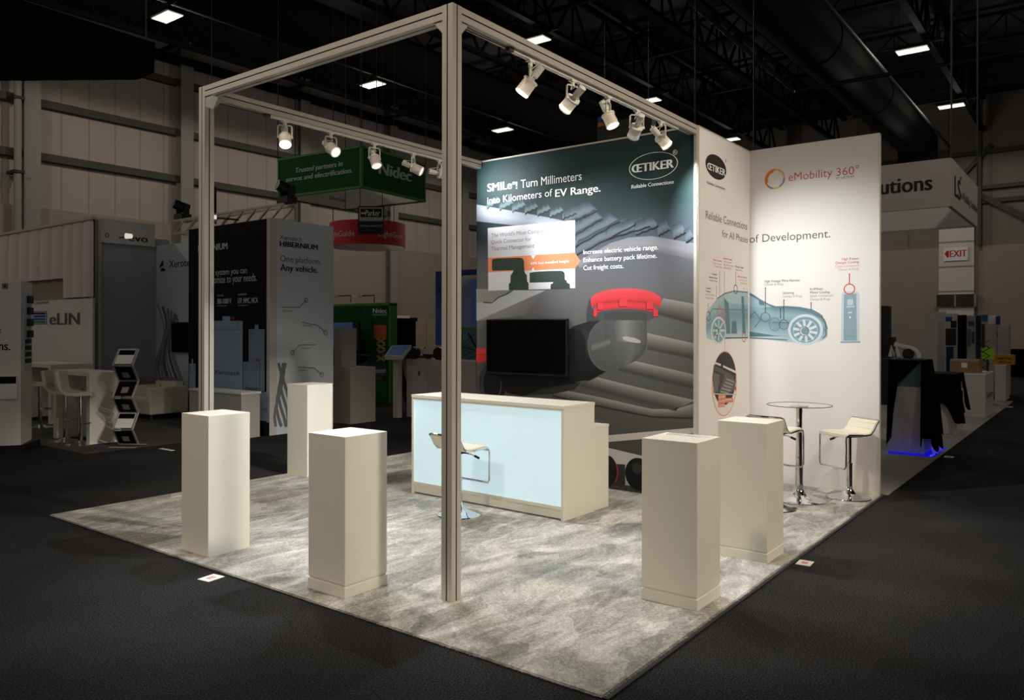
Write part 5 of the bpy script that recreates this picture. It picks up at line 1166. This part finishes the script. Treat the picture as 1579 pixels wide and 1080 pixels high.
# white hanging sign
g1, g2 = at(1467, 318, 10.3), at(1509.5, 353.5, 12.35); g2.z = g1.z; g2.y = g1.y; q3 = Vector((g2.x, g1.y+3.6, g1.z)); q4 = Vector((g1.x, g1.y+3.6, g1.z))
t, pls = box_sign([g1, g2, q3, q4], .64, .05, 'white hanging sign with dark lettering right of the white wall', 'warm_white', None); pf, psd = pls[3][0], pls[0][0]
b = MB(); b.text(pf, 'e-Mobility Solutions', 1192, 316, 1438, 295, (40, 42, 50), .004, bold=.04); b.text(psd, 'LS', 1471.5, 301.5, 1481, 271, (30, 32, 46), .004, bold=.04); b.poly(psd, ((1480, 273), (1483, 273), (1480, 281)), (190, 40, 60), .006)
b.text(psd, 'e-Mobility Solutions', 1481.5, 306, 1508.5, 293, (120, 116, 114), .004, bold=.03); b.build('lettering', 'ink', t)
# draped plinths
def draped(name, x0, x1, y0, y1, zt, hem, label, seed, flare=.05):
    """black cloth thrown over a box: hem(s) gives the hem height, s = 0..1 along front (from far side) then near side"""
    t = thing(name, label, 'cloth', ((x0+x1)/2, (y0+y1)/2, zt)); path = []
    for i in range(50): path.append((Vector((x0, y1+(y0-y1)*i/49, 0)), Vector((-1, 0, 0)), i/49*.5))
    for i in range(1, 12): a = i/12*pi/2; path.append((Vector((x0, y0, 0)), Vector((-math.cos(a), -math.sin(a), 0)), .5))
    for i in range(40): path.append((Vector((x0+(x1-x0)*i/39, y0, 0)), Vector((0, -1, 0)), .5+i/39*.5))
    rows = []; cx_, cy_ = (x0+x1)/2, (y0+y1)/2
    for k, (p, nn, s) in enumerate(path):
        hz_ = hem(s); r_ = []
        for j in range(9):
            f = j/8; z = zt-(zt-hz_)*f; dz = zt-z
            o = .012+flare*dz+.035*min(1, dz*1.6)*math.sin(k*.62+seed+math.sin(k*.21)*2)
            r_.append(p+nn*o+UP*z)
        rows.append(r_)
    b = MB(); b.grid(rows); k = len(b.v)
    b._add([r[0] for r in rows]+[Vector((x1, y1, zt))], [tuple(range(len(rows)+1))]); o = b.build('cloth', 'black_cloth', t, smooth=True)
    md = o.modifiers.new('thick', 'SOLIDIFY'); md.thickness = .006; return t
c1 = gp(1424, 702); pl1 = PX(c1.x); yL = onX(1370, 690, c1.x).y
x0, x1, y0, y1 = c1.x, c1.x+.6, c1.y, yL
t = thing('plinth', 'grey plinth under the nearest black cloth beyond the white wall', 'plinth', (x0+.3, (y0+y1)/2, .01)); z1 = zat(pl1, 1424, 598); MB().box((x0, y0, .012), (x1, y1, z1)).build('body', 'warm_white', t)
zc1 = zat(pl1, 1424, 556); b = MB(); b.box((x0+.03, y0+.03, z1), (x1-.03, y1-.03, zc1-.01)); b.build('glass_case', 'teal_glass', t)
zz_ = lambda v: zat(pl1, 1400, v)
def hem1(s):
    if s < .07: return .10+s*2
    if s < .14: return .30+(s-.07)*9
    if s < .47: return .95+(s-.14)/.33*.32
    if s < .5: return .12
    return .14+.10*math.sin(s*40)
draped('black_cloth', x0, x1, y0, y1, zc1, hem1, 'black cloth draped over the nearest grey plinth beyond the white wall', .4, .10)
tag(MB().box((x0-.19, y0-.15, .0075), (x1+.3, y1, .0105)).build('light_strip', 'blue_led', org=(x0, y0, .0075)), 'glowing blue strip on the floor round the draped grey plinth', 'light')
c2_ = gp(1478, 668); x0, x1, y0, y1 = c2_.x-.3, c2_.x+.5, c2_.y, c2_.y+.9; p2_ = PX(x0); zt2 = zat(p2_, 1460, 577)
t = thing('plinth', 'pale plinth with teal side under the farther black cloth', 'plinth', (x0+.3, y0+.4, .01)); MB().box((x0, y0, .012), (x1, y1, zt2-.3)).build('body', 'warm_white', t); MB().box((x0+.02, y0+.02, zt2-.3), (x1-.02, y1-.02, zt2-.006)).build('screen_side', 'teal_glass', t)
draped('black_cloth', x0, x1, y0, y1, zt2, lambda s: .35+.5*max(0, math.sin(s*9+1)) if s > .5 else .3+.2*math.sin(s*20), 'black cloth over the farther plinth beside the pale counter', 2.1, .12)
def cab(u, v, x_l, wside, v_top, label, name='white_counter', letters=None):
    c = gp(u, v); pl = PX(c.x); y1 = onX(x_l, v, c.x).y; zt = zat(pl, u, v_top); t = thing(name, label, 'counter', (c.x, c.y, .008))
    MB().box((c.x, c.y, .008), (c.x+wside, y1, zt-.03)).build('body', 'warm_white', t); MB().box((c.x-.01, c.y-.01, zt-.03), (c.x+wside+.01, y1+.01, zt)).build('top', 'white_paint', t)
    if letters:
        b = MB(); b.text(PY(c.y), letters, u+2, v-30, u+12, v-39, (90, 84, 80), .003); b.build('lettering', 'ink', t)
    return c, zt
cA, zA = cab(1519, 645, 1474, 1.4, 577, 'pale counter with small lettering along the right aisle', letters='Safety')
cB, zB = cab(1551, 619, 1534, .9, 563, 'tall white cabinet at the far end of the right pale carpet', 'white_cabinet')
p = Vector((cA.x+.5, cA.y+.38, zA)); t = thing('cardboard_box', 'brown cardboard box on the pale right counter', 'box', p); MB().box(p+Vector((-.25, -.25, 0)), p+Vector((.25, .25, .26))).build('carton', 'cardboard', t); MB().box(p+Vector((-.251, -.25, .22)), p+Vector((-.25, .25, .26))).build('tape', 'tan_door', t); MB().box(p+Vector((-.256, -.05, .1)), p+Vector((-.2515, .05, .2))).build('label', 'paper', t)
p = Vector((cA.x+1.1, cA.y+.16, zA)); t = thing('folding_arm', 'grey folding scissor arm standing on the pale right counter', 'arm', p); b = MB()
for k in range(4):
    z0, z1_ = k*.16, (k+1)*.16
    b.beam(p+Vector((0, -.12, z0)), p+Vector((0, .12, z1_)), .03, .015); b.beam(p+Vector((.03, .12, z0)), p+Vector((.03, -.12, z1_)), .03, .015)
b.build('links', 'steel_dark', t)
pgs = PX(cA.x+1.3); a0, t0 = pgs.st(1512.5, 554); a1, t1 = pgs.st(1533, 537); t = thing('lime_sign', 'lime green sign panel behind the folding arm', 'sign', pgs.p3((a0+a1)/2, t0)); MB().slab(pgs, a0, a1, t0, t1, -.02, 0).build('panel', 'lime_sign', t); MB().slab(pgs, (a0+a1)/2-.02, (a0+a1)/2+.02, zA, t0, -.02, 0).build('stem', 'steel_dark', t)
pyb = PX(cB.x+.2); a0, t0 = pyb.st(1530, 563); a1, t1 = pyb.st(1563, 548); t = thing('yellow_box', 'orange yellow box with dark letters on the far white cabinet', 'box', pyb.p3((a0+a1)/2, zB)); MB().slab(pyb, a0, a1, zB, t1, -.5, 0).build('carton', 'yellow_box', t)
b = MB(); b.text(pyb, 'COMPUTER', 1536, 554.5, 1560, 551.5, (90, 60, 20), .004, bold=.05); b.text(pyb, 'RECYCLE', 1541, 560, 1560, 557, (90, 60, 20), .004, bold=.05); b.build('lettering', 'ink', t)
# far walls of the right stand
def panel(name, X, x0, x1, v0, label, m, cat='panel', depth=.08, bottom=.008, prints=()):
    pl = PX(X); a0, a1 = pl.st(x0, 520)[0], pl.st(x1, 520)[0]; zt = zat(pl, x0, v0); t = thing(name, label, cat, pl.p3((a0+a1)/2, bottom)); MB().slab(pl, a0, a1, bottom, zt, -depth, 0).build('board', m, t)
    if prints:
        b = MB()
        for i, (pts, c) in enumerate(prints): b.poly(pl, pts, c, .004+.002*i)
        b.build('print', 'ink', t)
    return pl
rq = lambda x0, y0, x1, y1: ((x0, y0), (x1, y0), (x1, y1), (x0, y1))
panel('pale_partition', 19.6, 1421, 1458, 481, 'plain pale wall panel beyond the nearest black cloth', 'warm_white')
panel('poster_stand', 19.2, 1456.5, 1476, 484, 'pale panel with dark and blue posters behind the black cloths', 'warm_white', prints=((rq(1458, 489, 1468, 496), (40, 80, 150)), (rq(1466, 495, 1475, 506), (30, 30, 32)), (rq(1458, 507, 1474, 533), (58, 50, 44)), (rq(1459, 535, 1470, 575), (30, 60, 110))))
panel('black_banner', 18.6, 1476.5, 1490, 486, 'narrow black banner stand behind the brown box', 'black_cloth', 'banner')
panel('photo_banner', 18.9, 1490, 1513, 487, 'pale banner stand with equipment pictures behind the lime sign', 'grey_cabinet', 'banner', prints=((rq(1491, 488, 1504, 542), (170, 162, 155)), (rq(1493, 496, 1502, 503), (70, 80, 120)), (rq(1492, 508, 1497, 535), (110, 104, 100)), (rq(1498, 512, 1503, 530), (90, 84, 80)), (rq(1505, 487, 1513, 560), (40, 42, 48))))
panel('blue_poster', 20.7, 1511, 1522, 485, 'poster panel with blue heading left of the tall white doors', 'grey_cabinet', prints=((rq(1512, 486, 1523, 496), (50, 100, 150)), (rq(1512, 500, 1518, 540), (60, 58, 58))))
panel('tall_cupboard', 20.0, 1520, 1555.5, 501, 'tall pale two door cupboard at far right', 'warm_white', 'cupboard', .5, prints=(((1537, 501), (1537.6, 501), (1537.6, 548), (1537, 548)),)and((rq(1537, 502, 1537.7, 560), (90, 86, 82)), (rq(1537.9, 515, 1538.9, 518), (40, 40, 40))))
pcu = PX(20.2); zr = zat(PX(20.0), 1520, 501)+.12; r3 = lambda u: pcu.p3(pcu.st(u, 493)[0], zr); t = thing('blue_roll', 'white and blue roll on top of the tall pale cupboard', 'roll', r3(1535)); MB().cyl(r3(1526), r3(1536), .12, n=18).build('paper_roll', 'paper', t); MB().cyl(r3(1536), r3(1542), .121, n=18).build('wrapper', 'blue_paint', t)
panel('dark_cabinet', 17.0, 1352, 1366, 472, 'dark grey cabinet just right of the white wall edge', 'steel_dark', 'cabinet', .6)
panel('dark_shelf', 16.4, 1362, 1375, 520, 'dark equipment shelf beside the dark grey cabinet', 'black_plastic', 'shelf', .5)
plm = panel('machine_bench', 15.5, 1355, 1416, 553, 'dark bench carrying a white curved machine behind the nearest black cloth', 'steel_dark', 'bench', .6)
zb2 = zat(plm, 1400, 553)+.004; t = thing('white_machine', 'white machine with a curved tube and flywheel on the dark bench', 'machine', plm.p3(plm.st(1390, 553)[0], zb2, -.3))
b = MB(); b.tube([plm.p(1375, 531, -.3), plm.p(1386, 535, -.3), plm.p(1398, 537, -.3), plm.p(1408, 541, -.3), plm.p(1412, 548, -.3), plm.p(1412, 553, -.3)], .06, 10); b.build('curved_tube', 'white_paint', t, smooth=True)
b = MB(); b.tube([plm.p3(plm.st(x, 553)[0], zb2+.02+z, -.2) for x, z in ((1370, 0), (1372, .22), (1376, .02), (1379, .22), (1383, 0))], .05, 8); b.build('folded_arm', 'white_paint', t); c = plm.p(1397, 548, -.25)
MB().cyl(c+Vector((-.03, 0, .02)), c+Vector((.03, 0, .02)), .12, n=22).build('flywheel', 'steel_dark', t)
plb = PX(30); a0, a1 = plb.st(1557, 560)[0], plb.st(1640, 560)[0]; t = thing('draped_stand', 'black draped stand far off at the right edge', 'stand', plb.p3((a0+a1)/2, 0)); b = MB(); rowsF = []
for i in range(61): s = a0+(a1-a0)*i/60; d = .07*math.sin(i*1.1); rowsF.append([plb.p3(s, 0, d), plb.p3(s, zat(plb, 1570, 541), d)])
b.grid(rowsF); b.build('drape', 'black_cloth', t)
b = MB(); b.slab(plb, a0, a1, zat(plb, 1570, 541), zat(plb, 1570, 539), -1, .1); b.build('table_top', 'black_cloth', t)
